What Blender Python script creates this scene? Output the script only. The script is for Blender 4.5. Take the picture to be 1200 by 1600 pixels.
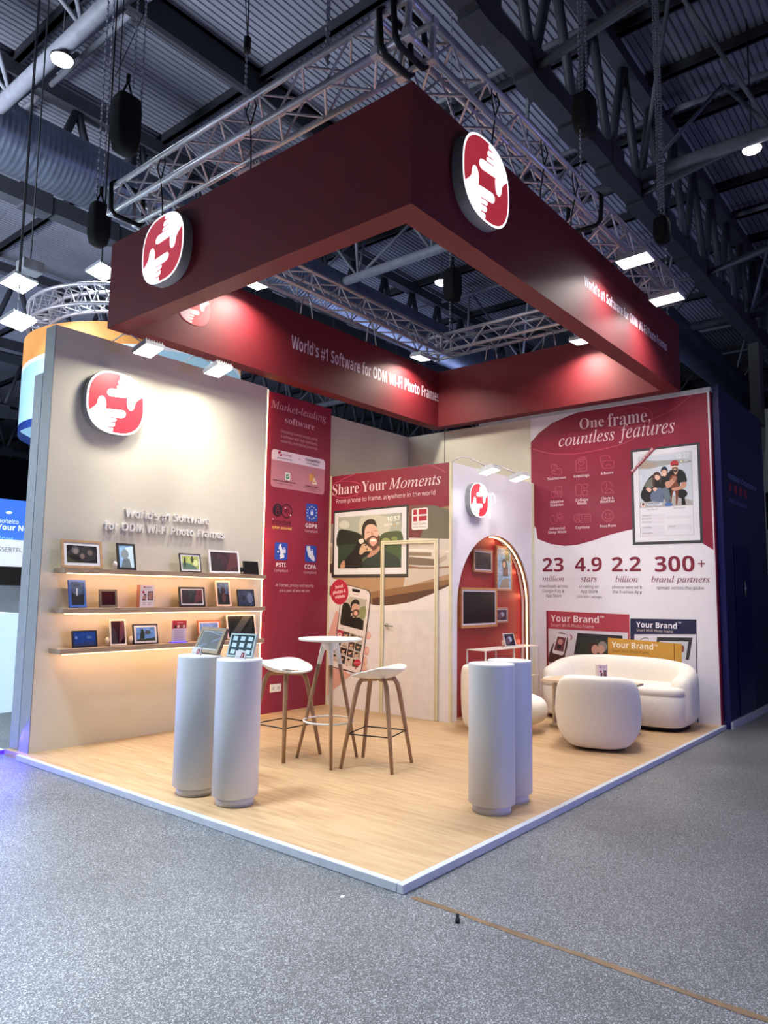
import bpy, bmesh, math, random
from mathutils import Vector, Matrix
from mathutils.geometry import tessellate_polygon
random.seed(7)
for _o in list(bpy.data.objects): bpy.data.objects.remove(_o)
S = bpy.context.scene
COL = S.collection
PI = math.pi

# ------------------------------------------------------------------ camera
F = 1128.46
R = Matrix(((0.63317103, -0.09395441, -0.76828837),
            (-0.77389, -0.05922913, -0.63054435),
            (0.01373737, 0.9938131, -0.11021255)))
C = Vector((-2.9530265, -2.26901202, 1.43))
cam = bpy.data.cameras.new('camera'); cam.sensor_width = 36; cam.sensor_fit = 'AUTO'
cam.lens = 36 * F / 1600; cam.clip_end = 300
camo = bpy.data.objects.new('camera', cam); COL.objects.link(camo)
camo.matrix_world = Matrix.Translation(C) @ R.to_4x4()
S.camera = camo
S.view_settings.view_transform = 'Standard'; S.view_settings.look = 'None'
S.view_settings.gamma = 1; S.view_settings.use_curve_mapping = False
S.view_settings.exposure = 0.1

# ------------------------------------------------------------------ world and large lights
w = bpy.data.worlds.new('world'); S.world = w; w.use_nodes = True
bg = w.node_tree.nodes['Background']; bg.inputs[0].default_value = (0.42, 0.47, 0.80, 1); bg.inputs[1].default_value = 0.045

def light(kind, loc, target, power, color, size=0.3, sy=None, spread=180, spot=60, blend=.5, name='unseen_light', parent=None):
    l = bpy.data.lights.new(name, kind); l.energy = power; l.color = color
    if kind == 'AREA':
        l.size = size
        if sy: l.shape = 'RECTANGLE'; l.size_y = sy
        l.spread = math.radians(spread)
    else: l.shadow_soft_size = size
    if kind == 'SPOT': l.spot_size = math.radians(spot); l.spot_blend = blend
    o = bpy.data.objects.new(name, l); COL.objects.link(o)
    o.location = loc
    o.rotation_euler = (Vector(target) - Vector(loc)).to_track_quat('-Z', 'Y').to_euler()
    if parent: o.parent = parent; o.matrix_parent_inverse = parent.matrix_world.inverted()
    return o
COOL = (0.86, 0.93, 1.0)
# unseen area lights added high over the aisles to light the hall floor
light('AREA', (-3.4, 2.6, 9.0), (-3.0, 2.0, 0), 520, (0.78, 0.92, 1.0), 1.6, spread=62)
light('AREA', (-1.0, -4.0, 9.5), (-.8, -3.4, 0), 95, (0.88, 0.90, 1.0), 1.6, spread=62)
light('AREA', (5, -8, 10.5), (4, -5, 0), 75, (0.85, 0.86, 1.0), 3.0, spread=90)
# cool area lights added low down, aimed up to brighten the roof
light('AREA', (-6, 11, 3.6), (1, 12, 11), 1300, (0.82, 0.88, 1.0), 4.0, spread=95)
light('AREA', (18, 12, 4.2), (16, 8, 11.9), 260, (0.55, 0.62, 1.0), 6.0, spread=140)
light('AREA', (14, -9, 3.5), (13, 0, 11.9), 130, (0.50, 0.48, 1.0), 5.0, spread=130)
light('AREA', (4, 26, 4), (8, 26, 11.9), 900, (0.65, 0.75, 1.0), 8.0, spread=150)
# unseen area light added to tint right-facing sides violet; source across the aisle assumed
light('AREA', (3.2, -6.5, 1.6), (1.5, 0.5, .8), 60, (0.33, 0.36, 1.0), 1.6, spread=110)

# ------------------------------------------------------------------ pixel rays onto real planes
def ray(u, v): return R @ Vector(((u - 600) / F, -(v - 800) / F, -1.0))
def on(axis, val, u, v):
    d = ray(u, v); return C + d * ((val - C[axis]) / d[axis])
def onx(u, v, x): return on(0, x, u, v)
def ony(u, v, y): return on(1, y, u, v)
def onz(u, v, z=0): return on(2, z, u, v)

# ------------------------------------------------------------------ materials
def lin(h):
    c = [int(h[i:i + 2], 16) / 255 for i in (0, 2, 4)]
    return tuple(x / 12.92 if x <= .04045 else ((x + .055) / 1.055) ** 2.4 for x in c)
MATS = {}
def mat(name, hexc, rough=.5, metal=0, emit=0, emc=None, noise=.04, scale=8, bump=0, bscale=60, stretch=None, spec=.5, dark=None):
    if name in MATS: return MATS[name]
    m = bpy.data.materials.new(name); m.use_nodes = True; nt = m.node_tree; N = nt.nodes; L = nt.links
    b = N['Principled BSDF']; c = lin(hexc)
    b.inputs['Roughness'].default_value = rough; b.inputs['Metallic'].default_value = metal
    b.inputs['Specular IOR Level'].default_value = spec
    tc = N.new('ShaderNodeTexCoord'); src = tc.outputs['Object']
    if stretch:
        mp = N.new('ShaderNodeMapping'); mp.inputs['Scale'].default_value = stretch; L.new(src, mp.inputs[0]); src = mp.outputs[0]
    nz = N.new('ShaderNodeTexNoise'); nz.inputs['Scale'].default_value = scale; nz.inputs['Detail'].default_value = 5; L.new(src, nz.inputs['Vector'])
    rp = N.new('ShaderNodeValToRGB'); e = rp.color_ramp.elements
    lo = lin(dark) if dark else tuple(max(0, x * (1 - noise * 2)) for x in c); hi = tuple(min(1, x * (1 + noise)) for x in c)
    e[0].color = (*lo, 1); e[1].color = (*hi, 1); e[0].position = .3; e[1].position = .7
    L.new(nz.outputs['Fac'], rp.inputs[0]); L.new(rp.outputs[0], b.inputs['Base Color'])
    if bump:
        n2 = N.new('ShaderNodeTexNoise'); n2.inputs['Scale'].default_value = bscale; n2.inputs['Detail'].default_value = 3; L.new(tc.outputs['Object'], n2.inputs['Vector'])
        bp = N.new('ShaderNodeBump'); bp.inputs['Strength'].default_value = bump; bp.inputs['Distance'].default_value = .004
        L.new(n2.outputs['Fac'], bp.inputs['Height']); L.new(bp.outputs[0], b.inputs['Normal'])
    if emit:
        b.inputs['Emission Color'].default_value = (*lin(emc or hexc), 1); b.inputs['Emission Strength'].default_value = emit
    MATS[name] = m; return m
def pc(hexc, rough=.45):   # printed ink
    return mat('ink_' + hexc + ('' if rough == .45 else '_%g' % rough), hexc, rough, noise=.01)
M_cream = mat('cream_wall_paint', 'D8D2C4', .7, noise=.015, scale=3)
M_greige = mat('beige_wall_paint', 'D3CCBB', .75, noise=.015, scale=3)
M_white = mat('white_panel', 'E2DFEA', .5, noise=.01)
M_greyend = mat('grey_panel_edge', '8C8F94', .6, noise=.03)
M_maroon = mat('maroon_panel', '8A1E3A', .5, noise=.03, scale=3)
M_fascia = mat('crimson_fabric', '6C111C', .6, noise=.05, scale=2.5, bump=.15, bscale=300)
M_redarch = mat('red_arch_panel', '96202C', .5, noise=.04, scale=3)
M_wood = mat('oak', 'B08D68', .5, noise=.16, scale=5, stretch=(1, 12, 11.9))
M_leg = mat('oak_leg', 'A88462', .5, noise=.15, scale=8, stretch=(12, 12, 1))
M_shelf = mat('shelf_oak', 'A98F78', .6, noise=.14, scale=6, stretch=(1, 14, 14))
M_plastic = mat('white_plastic', 'E2E3DE', .35, noise=.01)
M_ped = mat('pedestal_white', 'D6D8DE', .45, noise=.01)
M_boucle = mat('cream_boucle', 'E6DFD6', .95, noise=.015, scale=40, bump=.8, bscale=120)
M_alu = mat('aluminium', 'CCC8D0', .38, metal=.5, noise=.06, scale=30)
M_trim = mat('white_trim', 'BABECA', .45, noise=.04, scale=10)
M_black = mat('black_plastic', '0B0B0E', .5, noise=.2)
M_blackcl = mat('black_cloth', '101014', .8, noise=.3, scale=12, bump=.5, bscale=20)
M_steel = mat('roof_steel', '43464F', .55, metal=.1, noise=.1, scale=2)
M_dksteel = mat('dark_steel', '23252E', .6, metal=.1, noise=.15, scale=2)
M_sheet = mat('roof_sheet', '8B8E9C', .55, metal=.15, noise=.14, scale=.35)
M_duct = mat('galvanised_duct', '7F8AA0', .36, metal=.75, noise=.12, scale=3)
M_chain = mat('chain_steel', 'A4A8B4', .45, metal=.3, noise=.1)
M_lamp = mat('lamp_glass', 'FFFFFF', .4, emit=9, emc='F6FBFF')
M_lampw = mat('lamp_glass_warm', 'FFFFFF', .4, emit=5, emc='FFFBEA')
M_led = mat('warm_led', 'FFF0D0', .4, emit=9, emc='FFD890')
M_ledo = mat('shelf_led', 'FFE8C8', .4, emit=3.0, emc='FFD9A0')
M_navy = mat('navy_panel', '070C44', .5, noise=.05, scale=3)
M_cream_frame = mat('cream_door_frame', 'DDD6BC', .45, noise=.03)
M_chrome = mat('brushed_steel', 'A9A9AE', .3, metal=.9)

def wood_floor():
    m = bpy.data.materials.new('laminate_planks'); m.use_nodes = True; N = m.node_tree.nodes; L = m.node_tree.links
    b = N['Principled BSDF']; b.inputs['Roughness'].default_value = .42
    tc = N.new('ShaderNodeTexCoord'); mp = N.new('ShaderNodeMapping'); mp.inputs['Rotation'].default_value = (0, 0, PI / 2)
    L.new(tc.outputs['Object'], mp.inputs[0])
    br = N.new('ShaderNodeTexBrick'); br.inputs['Scale'].default_value = 1; br.inputs['Brick Width'].default_value = 1.3; br.inputs['Row Height'].default_value = .19
    br.inputs['Mortar Size'].default_value = .0012; br.offset = .37
    br.inputs['Color1'].default_value = (*lin('C4A682'), 1); br.inputs['Color2'].default_value = (*lin('BC9E7A'), 1); br.inputs['Mortar'].default_value = (*lin('AC906C'), 1)
    L.new(mp.outputs[0], br.inputs['Vector'])
    m2 = N.new('ShaderNodeMapping'); m2.inputs['Scale'].default_value = (14, 1.3, 1); L.new(tc.outputs['Object'], m2.inputs[0])
    nz = N.new('ShaderNodeTexNoise'); nz.inputs['Scale'].default_value = 1.6; nz.inputs['Detail'].default_value = 8; nz.inputs['Roughness'].default_value = .65; L.new(m2.outputs[0], nz.inputs['Vector'])
    rp = N.new('ShaderNodeValToRGB'); rp.color_ramp.elements[0].color = (*lin('BFA283'), 1); rp.color_ramp.elements[1].color = (1, 1, 1, 1)
    rp.color_ramp.elements[0].position = .32; rp.color_ramp.elements[1].position = .62
    L.new(nz.outputs['Fac'], rp.inputs[0])
    mx = N.new('ShaderNodeMixRGB'); mx.blend_type = 'MULTIPLY'; mx.inputs[0].default_value = .55
    L.new(br.outputs[0], mx.inputs[1]); L.new(rp.outputs[0], mx.inputs[2]); L.new(mx.outputs[0], b.inputs['Base Color'])
    return m
def hall_floor():
    m = bpy.data.materials.new('speckled_hall_floor'); m.use_nodes = True; N = m.node_tree.nodes; L = m.node_tree.links
    b = N['Principled BSDF']; tc = N.new('ShaderNodeTexCoord')
    n1 = N.new('ShaderNodeTexNoise'); n1.inputs['Scale'].default_value = 190; n1.inputs['Detail'].default_value = 4; n1.inputs['Roughness'].default_value = .75; L.new(tc.outputs['Object'], n1.inputs['Vector'])
    rp = N.new('ShaderNodeValToRGB'); e = rp.color_ramp.elements; e[0].position = .51; e[0].color = (*lin('484A50'), 1); e[1].position = .64; e[1].color = (*lin('D6D8DE'), 1)
    L.new(n1.outputs['Fac'], rp.inputs[0])
    n2 = N.new('ShaderNodeTexNoise'); n2.inputs['Scale'].default_value = 1.1; n2.inputs['Detail'].default_value = 4; L.new(tc.outputs['Object'], n2.inputs['Vector'])
    r2 = N.new('ShaderNodeValToRGB'); r2.color_ramp.elements[0].color = (.68, .68, .68, 1); r2.color_ramp.elements[0].position = .3; r2.color_ramp.elements[1].position = .7
    L.new(n2.outputs['Fac'], r2.inputs[0])
    mx = N.new('ShaderNodeMixRGB'); mx.blend_type = 'MULTIPLY'; mx.inputs[0].default_value = 1; L.new(rp.outputs[0], mx.inputs[1]); L.new(r2.outputs[0], mx.inputs[2])
    L.new(mx.outputs[0], b.inputs['Base Color'])
    b.inputs['Roughness'].default_value = .42
    bp = N.new('ShaderNodeBump'); bp.inputs['Strength'].default_value = .55; bp.inputs['Distance'].default_value = .003; L.new(n1.outputs['Fac'], bp.inputs['Height']); L.new(bp.outputs[0], b.inputs['Normal'])
    return m
M_floorwood = wood_floor(); M_hall = hall_floor()

# ------------------------------------------------------------------ object helpers
def tag(o, label=None, cat=None, group=None, kind=None):
    if label: o['label'] = label
    if cat: o['category'] = cat
    if group: o['group'] = group
    if kind: o['kind'] = kind
    return o
def empty(name, loc=(0, 0, 0), rz=0, label=None, cat=None, group=None):
    o = bpy.data.objects.new(name, None); COL.objects.link(o); o.location = loc; o.rotation_euler = (0, 0, rz); o.empty_display_size = .1
    return tag(o, label, cat, group)
def finish(bm, name, mats, parent=None, smooth=False, bevel=0, world=True, segs=2, auto=None):
    me = bpy.data.meshes.new(name)
    bmesh.ops.remove_doubles(bm, verts=bm.verts, dist=1e-6) if False else None
    bm.normal_update()
    if smooth:
        for f in bm.faces: f.smooth = True
        if auto:
            for e in bm.edges:
                if len(e.link_faces) == 2 and e.calc_face_angle(0) > math.radians(auto): e.smooth = False
    bm.to_mesh(me); bm.free()
    for m in (mats if isinstance(mats, (list, tuple)) else [mats]): me.materials.append(m)
    o = bpy.data.objects.new(name, me); COL.objects.link(o)
    if bevel:
        md = o.modifiers.new('bevel', 'BEVEL'); md.width = bevel; md.segments = segs; md.limit_method = 'ANGLE'; md.angle_limit = math.radians(40)
    if parent:
        o.parent = parent
        if world:
            bpy.context.view_layer.update(); o.matrix_parent_inverse = parent.matrix_world.inverted()
    return o
def box(bm, x0, x1, y0, y1, z0, z1, mi=0, M=None):
    vs = [bm.verts.new(p) for p in ((x0, y0, z0), (x1, y0, z0), (x1, y1, z0), (x0, y1, z0), (x0, y0, z1), (x1, y0, z1), (x1, y1, z1), (x0, y1, z1))]
    if M:
        for v in vs: v.co = M @ v.co
    for idx in ((0, 3, 2, 1), (4, 5, 6, 7), (0, 1, 5, 4), (1, 2, 6, 5), (2, 3, 7, 6), (3, 0, 4, 7)):
        f = bm.faces.new([vs[i] for i in idx]); f.material_index = mi
    return vs
def BOX(name, dims, m, parent=None, bevel=0, M=None, world=True):
    bm = bmesh.new(); box(bm, *dims, M=M); return finish(bm, name, m, parent, bevel=bevel, world=world)
def frame_axes(d):
    d = d.normalized(); a = Vector((0, 0, 1)) if abs(d.z) < .95 else Vector((1, 0, 0))
    u = d.cross(a).normalized(); return u, d.cross(u).normalized()
def tube(bm, p0, p1, r, seg=8, r2=None, mi=0, cap=True):
    p0 = Vector(p0); p1 = Vector(p1); u, v = frame_axes(p1 - p0); r2 = r if r2 is None else r2
    A = []; B = []
    for i in range(seg):
        a = 2 * PI * i / seg; k = u * math.cos(a) + v * math.sin(a)
        A.append(bm.verts.new(p0 + k * r)); B.append(bm.verts.new(p1 + k * r2))
    for i in range(seg):
        f = bm.faces.new((A[i], A[(i + 1) % seg], B[(i + 1) % seg], B[i])); f.material_index = mi; f.smooth = True
    if cap:
        f = bm.faces.new(A[::-1]); f.material_index = mi; f = bm.faces.new(B); f.material_index = mi
def sweep(bm, pts, rad, seg=8, closed=False, mi=0, up=None):
    pts = [Vector(p) for p in pts]; n = len(pts); rings = []
    if not isinstance(rad, (list, tuple)): rad = [rad] * n
    ref = None
    for i in range(n):
        if closed: d = pts[(i + 1) % n] - pts[i - 1]
        else: d = pts[min(i + 1, n - 1)] - pts[max(i - 1, 0)]
        d.normalize()
        if ref is None:
            ref = Vector(up) if up else frame_axes(d)[0]
        u = (ref - d * ref.dot(d)).normalized(); ref = u if not up else Vector(up); v = d.cross(u)
        rr = rad[i]; ru, rv = rr if isinstance(rr, tuple) else (rr, rr)
        rings.append([bm.verts.new(pts[i] + u * math.cos(2 * PI * k / seg + PI / seg) * ru + v * math.sin(2 * PI * k / seg + PI / seg) * rv) for k in range(seg)])
    for i in range(n if closed else n - 1):
        A = rings[i]; B = rings[(i + 1) % n]
        for k in range(seg):
            f = bm.faces.new((A[k], A[(k + 1) % seg], B[(k + 1) % seg], B[k])); f.material_index = mi; f.smooth = True
    if not closed:
        bm.faces.new(rings[0][::-1]).material_index = mi; bm.faces.new(rings[-1]).material_index = mi
def loft(bm, rings, seg=32, cap=True, mi=0):   # rings: (z, cx, cy, rx, ry, n)
    RR = []
    for z, cx, cy, rx, ry, n in rings:
        L = []
        for i in range(seg):
            a = 2 * PI * i / seg; c, s = math.cos(a), math.sin(a)
            L.append(bm.verts.new((cx + rx * math.copysign(abs(c) ** (2 / n), c), cy + ry * math.copysign(abs(s) ** (2 / n), s), z)))
        RR.append(L)
    for A, B in zip(RR, RR[1:]):
        for i in range(seg):
            f = bm.faces.new((A[i], A[(i + 1) % seg], B[(i + 1) % seg], B[i])); f.material_index = mi; f.smooth = True
    if cap:
        f = bm.faces.new(RR[0][::-1]); f.material_index = mi; f = bm.faces.new(RR[-1]); f.material_index = mi
    return RR
def superell(bm, a, b, c, ex, ez, cx=0, cy=0, cz=0, nu=40, nv=20, fn=None):
    pw = lambda x, e: math.copysign(abs(x) ** e, x)
    V = []
    for j in range(nv + 1):
        ph = -PI / 2 + PI * j / nv; row = []
        for i in range(nu):
            th = 2 * PI * i / nu
            p = Vector((a * pw(math.cos(ph), ez) * pw(math.cos(th), ex), b * pw(math.cos(ph), ez) * pw(math.sin(th), ex), c * pw(math.sin(ph), ez)))
            if fn: p = fn(p)
            row.append(bm.verts.new(p + Vector((cx, cy, cz))))
            if j in (0, nv): break
        V.append(row)
    for j in range(nv):
        A, B = V[j], V[j + 1]
        for i in range(nu):
            k = (i + 1) % nu
            if len(A) == 1: f = bm.faces.new((A[0], B[k], B[i]))
            elif len(B) == 1: f = bm.faces.new((A[i], A[k], B[0]))
            else: f = bm.faces.new((A[i], A[k], B[k], B[i]))
            f.smooth = True
def spline(pts, n=6, closed=True):
    out = []; N = len(pts); rng = range(N) if closed else range(N - 1)
    P = lambda i: pts[i % N] if closed else pts[max(0, min(N - 1, i))]
    for i in rng:
        a, b, c, d = P(i - 1), P(i), P(i + 1), P(i + 2)
        for k in range(n):
            t = k / n
            out.append(tuple(.5 * (2 * b[j] + (c[j] - a[j]) * t + (2 * a[j] - 5 * b[j] + 4 * c[j] - d[j]) * t * t + (3 * b[j] - a[j] - 3 * c[j] + d[j]) * t ** 3) for j in range(2)))
    if not closed: out.append(tuple(pts[-1]))
    return out

# ------------------------------------------------------------------ writing
def sty(s, k):
    base = {'B': (0x1D5EE, 0x1D5D4, 0x1D7EC), 'S': (0x1D41A, 0x1D400, 0x1D7CE), 'I': (0x1D44E, 0x1D434, None), 'R': (0x1D5BA, 0x1D5A0, 0x1D7E2)}.get(k)
    if not base: return s
    o = ''
    for ch in s:
        if 'a' <= ch <= 'z': o += '\u210e' if (k == 'I' and ch == 'h') else chr(base[0] + ord(ch) - 97)
        elif 'A' <= ch <= 'Z': o += chr(base[1] + ord(ch) - 65)
        elif '0' <= ch <= '9' and base[2]: o += chr(base[2] + ord(ch) - 48)
        else: o += ch
    return o
def text_mesh(s, k='R', extrude=0, off=0):
    cu = bpy.data.curves.new('glyphs', 'FONT'); cu.body = sty(s, k); cu.size = 1; cu.extrude = extrude; cu.offset = off; cu.resolution_u = 4
    o = bpy.data.objects.new('glyphs', cu); COL.objects.link(o); bpy.context.view_layer.update()
    dg = bpy.context.evaluated_depsgraph_get(); me = bpy.data.meshes.new_from_object(o.evaluated_get(dg))
    vs = [v.co.copy() for v in me.vertices]; fs = [tuple(p.vertices) for p in me.polygons]
    bpy.data.objects.remove(o); bpy.data.curves.remove(cu); bpy.data.meshes.remove(me)
    return vs, fs

class Print:
    """flat printed artwork on one plane: origin O, right U, up V, outward N; coordinates from pixels or metres"""
    STEP = .0011
    def __init__(s, O, U, V, px=None):
        s.O = Vector(O); s.U = Vector(U).normalized(); s.V = Vector(V).normalized(); s.N = s.U.cross(s.V); s.bm = bmesh.new(); s.mats = []; s.px = px; s.cr = (0, 0, 1)
    def crop(s, ox, oy, sc): s.cr = (ox, oy, sc); return s
    def mi(s, m):
        if isinstance(m, str): m = pc(m)
        if m not in s.mats: s.mats.append(m)
        return s.mats.index(m)
    def P(s, x, y):
        if s.px:
            p = s.px(s.cr[0] + x / s.cr[2], s.cr[1] + y / s.cr[2]) - s.O; return (p.dot(s.U), p.dot(s.V))
        return (x, y)
    def raw(s, q, m, lay):
        mi = s.mi(m); o = s.N * (lay * s.STEP)
        vs = [s.bm.verts.new(s.O + s.U * a + s.V * b + o) for a, b in q]
        for t in tessellate_polygon([[Vector((a, b, 0)) for a, b in q]]):
            try: f = s.bm.faces.new([vs[i] for i in t])
            except ValueError: continue
            f.material_index = mi
            f.normal_update()
            if f.normal.dot(s.N) < 0: f.normal_flip()
    def poly(s, pts, m, lay=1, sm=0):
        if sm: pts = spline(pts, sm)
        s.raw([s.P(*p) for p in pts], m, lay)
    def ell(s, cx, cy, rx, ry, m, lay=1, n=28, rot=0):
        pts = []
        for i in range(n):
            a = 2 * PI * i / n; x, y = rx * math.cos(a), ry * math.sin(a)
            pts.append((cx + x * math.cos(rot) - y * math.sin(rot), cy + x * math.sin(rot) + y * math.cos(rot)))
        s.poly(pts, m, lay)
    def line(s, pts, wd, m, lay=2, closed=False, sm=0):
        if sm: pts = spline(pts, sm, closed)
        q = [Vector(s.P(*p)) for p in pts]; n = len(q); A = []; B = []
        for i in range(n):
            d = (q[(i + 1) % n] - q[i - 1]) if closed else (q[min(i + 1, n - 1)] - q[max(i - 1, 0)])
            d.normalize(); k = Vector((-d.y, d.x)) * wd / 2; A.append(q[i] + k); B.append(q[i] - k)
        mi = s.mi(m); o = s.N * (lay * s.STEP)
        vA = [s.bm.verts.new(s.O + s.U * a.x + s.V * a.y + o) for a in A]; vB = [s.bm.verts.new(s.O + s.U * a.x + s.V * a.y + o) for a in B]
        for i in range(n if closed else n - 1):
            j = (i + 1) % n; f = s.bm.faces.new((vB[i], vB[j], vA[j], vA[i])); f.material_index = mi
    def rrect(s, x0, y0, x1, y1, r, m, lay=1, q=None, ol=0):
        """rounded rectangle between two pixel corners (or metre corners)"""
        a = s.P(x0, y1); b = s.P(x1, y0)
        if q: a, b = q
        pts = []
        for cx, cy, st in ((b[0] - r, b[1] - r, 0), (a[0] + r, b[1] - r, 1), (a[0] + r, a[1] + r, 2), (b[0] - r, a[1] + r, 3)):
            for k in range(6): t = (st + k / 5) * PI / 2; pts.append((cx + r * math.cos(t), cy + r * math.sin(t)))
        if ol:
            px, s.px = s.px, None; s.line(pts, ol, m, lay, True); s.px = px
        else: s.raw(pts, m, lay)
    def text(s, body, k, x0, y0, x1, y1, h, m, lay=2, ext=0, off=0, diag=False, shear=0):
        vs, fs = text_mesh(body, k, 0, off)
        a = Vector(s.P(x0, y0)); b = Vector(s.P(x1, y1)); t = Vector(s.P(x0, y0 - h if s.px else y0 + h)) if True else 0
        if not diag and s.px: z = (a.y + b.y) / 2; hh = abs(t.y - a.y); a.y = b.y = z
        else: hh = (t - a).length
        mx0 = min(v.x for v in vs); mx1 = max(v.x for v in vs); my = max(v.y for v in vs)
        d = b - a; Wd = d.length; d.normalize(); up = Vector((-d.y, d.x)); mi = s.mi(m)
        def place(dz):
            out = []
            for v in vs:
                q = a + d * ((v.x - mx0) / (mx1 - mx0) * Wd + v.y / my * hh * shear) + up * (v.y / my * hh)
                out.append(s.bm.verts.new(s.O + s.U * q.x + s.V * q.y + s.N * dz))
            return out
        top = place(lay * s.STEP + ext); edges = {}
        for f in fs:
            g = s.bm.faces.new([top[i] for i in f]); g.material_index = mi
            for i in range(len(f)):
                e = (f[i], f[(i + 1) % len(f)])
                if (e[1], e[0]) in edges: del edges[(e[1], e[0])]
                else: edges[e] = 1
        if ext:
            bot = place(0)
            for (i, j) in edges:
                g = s.bm.faces.new((top[j], top[i], bot[i], bot[j])); g.material_index = mi
    def build(s, name, parent=None): return finish(s.bm, name, s.mats or [M_white], parent)

def PX(xv): return lambda u, v: onx(u, v, xv)
def PY(yv): return lambda u, v: ony(u, v, yv)
def print_x(xv): return Print((xv, 0, 0), (0, -1, 0), (0, 0, 1), PX(xv))
def print_y(yv): return Print((0, yv, 0), (1, 0, 0), (0, 0, 1), PY(yv))

# ================================================================== SETTING
ZF = -.045
tag(BOX('floor', (-30, 70, -30, 60, ZF - .2, ZF), M_hall), kind='structure')
tag(BOX('floor_platform', (.035, 6.02, .035, 4.5, ZF, 0), M_floorwood), 'pale oak laminate platform of the exhibition stand', kind='structure')
# white aluminium edging of the platform
bm = bmesh.new(); box(bm, 0, 5.9, 0, .04, ZF, .002); o = finish(bm, 'trim_1', M_trim, bevel=.004); tag(o, kind='structure')
bm = bmesh.new(); box(bm, 0, .04, .041, 4.2, ZF, .002); o = finish(bm, 'trim_2', M_trim, bevel=.004); tag(o, kind='structure')
# ceiling: trapezoidal sheet, ribs along x
bm = bmesh.new(); ZR = 12.0
prof = []; y = -26.0
while y < 60:
    prof += [(y, ZR), (y + .085, ZR), (y + .095, ZR + .03), (y + .125, ZR + .03)]; y += .135
a = [bm.verts.new((-14, p[0], p[1])) for p in prof]; b = [bm.verts.new((75, p[0], p[1])) for p in prof]
for i in range(len(prof) - 1): bm.faces.new((a[i], a[i + 1], b[i + 1], b[i]))
tag(finish(bm, 'ceiling', M_sheet), kind='structure')
# far hall walls
M_hw = mat('far_hall_wall', '4A4E5C', .8, noise=.1, scale=.5)
tag(BOX('wall_far', (-14, 75, 59, 59.3, ZF, 14), M_hw), kind='structure')
tag(BOX('wall_far_right', (74, 74.3, -26, 60, ZF, 14), M_hw), kind='structure')

# ---- stand walls
HW = 3.84
wl = tag(BOX('wall_left', (.09, 2.66, 4.16, 4.34, 0, HW), M_cream), kind='structure')
BOX('wall_end_face', (.082, .0899, 4.158, 4.342, 0, HW), M_greyend, wl)  # end face coloured greyer than the cream front
wr = tag(BOX('wall_left_red', (2.735, 3.86, 4.25, 4.47, 0, HW), M_maroon), kind='structure')
tag(BOX('wall_back', (3.6, 5.86, 4.49, 4.56, 0, HW), M_greige), kind='structure')
wright = tag(BOX('wall_right', (5.86, 5.93, 2.37, 4.56, 0, HW), M_greige), kind='structure')
wgr = tag(BOX('wall_right_printed', (5.855, 5.93, .045, 2.369, 0, HW - .01), M_white), kind='structure')
BOX('dark_red_edge', (5.857, 5.935, .036, .0445, 0, HW - .01), M_maroon, wgr)
BOX('white_coping', (5.85, 5.96, .03, 3.2, HW - .009, HW + .04), M_trim, wgr)
BOX('panel_joint', (5.8575, 5.8599, 3.80, 3.808, 2.9, HW), M_black, wright)
# storage room
HS = 2.93
wsh = tag(BOX('wall_storage_front', (3.87, 3.95, 2.363, 4.249, 0, HS), M_white), kind='structure')
BOX('cream_corner_post', (3.866, 3.902, 2.336, 2.3625, 0, HS + .005), M_cream_frame, wsh)
BOX('cream_edge_strip', (3.864, 3.87, 4.222, 4.249, 0, HS + .005), M_cream_frame, wsh)
# arch wall with opening
AX, AR = 4.875, .875; AZ = 1.275; YA = 2.34
def arch_pts(r, n=28, bottom=0.0):
    p = [(AX - r, bottom), (AX - r, AZ)]
    p += [(AX - r * math.cos(PI * i / n), AZ + r * math.sin(PI * i / n)) for i in range(1, n)]
    return p + [(AX + r, AZ), (AX + r, bottom)]
bm = bmesh.new(); ap = arch_pts(AR)
outer = [(3.9025, 0)] + [(3.9025, HS), (5.855, HS), (5.855, 0)]
loop = outer[:3] + [outer[3]] + ap[::-1]
def slab(bm, loop, y0, y1, mi=0):
    A = [bm.verts.new((x, y0, z)) for x, z in loop]; B = [bm.verts.new((x, y1, z)) for x, z in loop]
    for t in tessellate_polygon([[Vector((x, z, 0)) for x, z in loop]]):
        f = bm.faces.new([A[i] for i in t]); f.material_index = mi; f.normal_update()
        if f.normal.y > 0: f.normal_flip()
        f = bm.faces.new([B[i] for i in t]); f.material_index = mi; f.normal_update()
        if f.normal.y < 0: f.normal_flip()
    n = len(loop)
    for i in range(n):
        f = bm.faces.new((A[i], B[i], B[(i + 1) % n], A[(i + 1) % n])); f.material_index = mi
slab(bm, loop, YA, YA + .13); bmesh.ops.recalc_face_normals(bm, faces=bm.faces)
warch = tag(finish(bm, 'wall_arch', M_white), kind='structure')
wrec = tag(BOX('wall_arch_recess', (3.96, 5.85, YA + .14, YA + .18, 0, 2.4), M_redarch), kind='structure')
BOX('edge_post', (5.80, 5.854, YA - .012, YA - .0005, 0, HS), M_cream_frame, warch)
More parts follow.
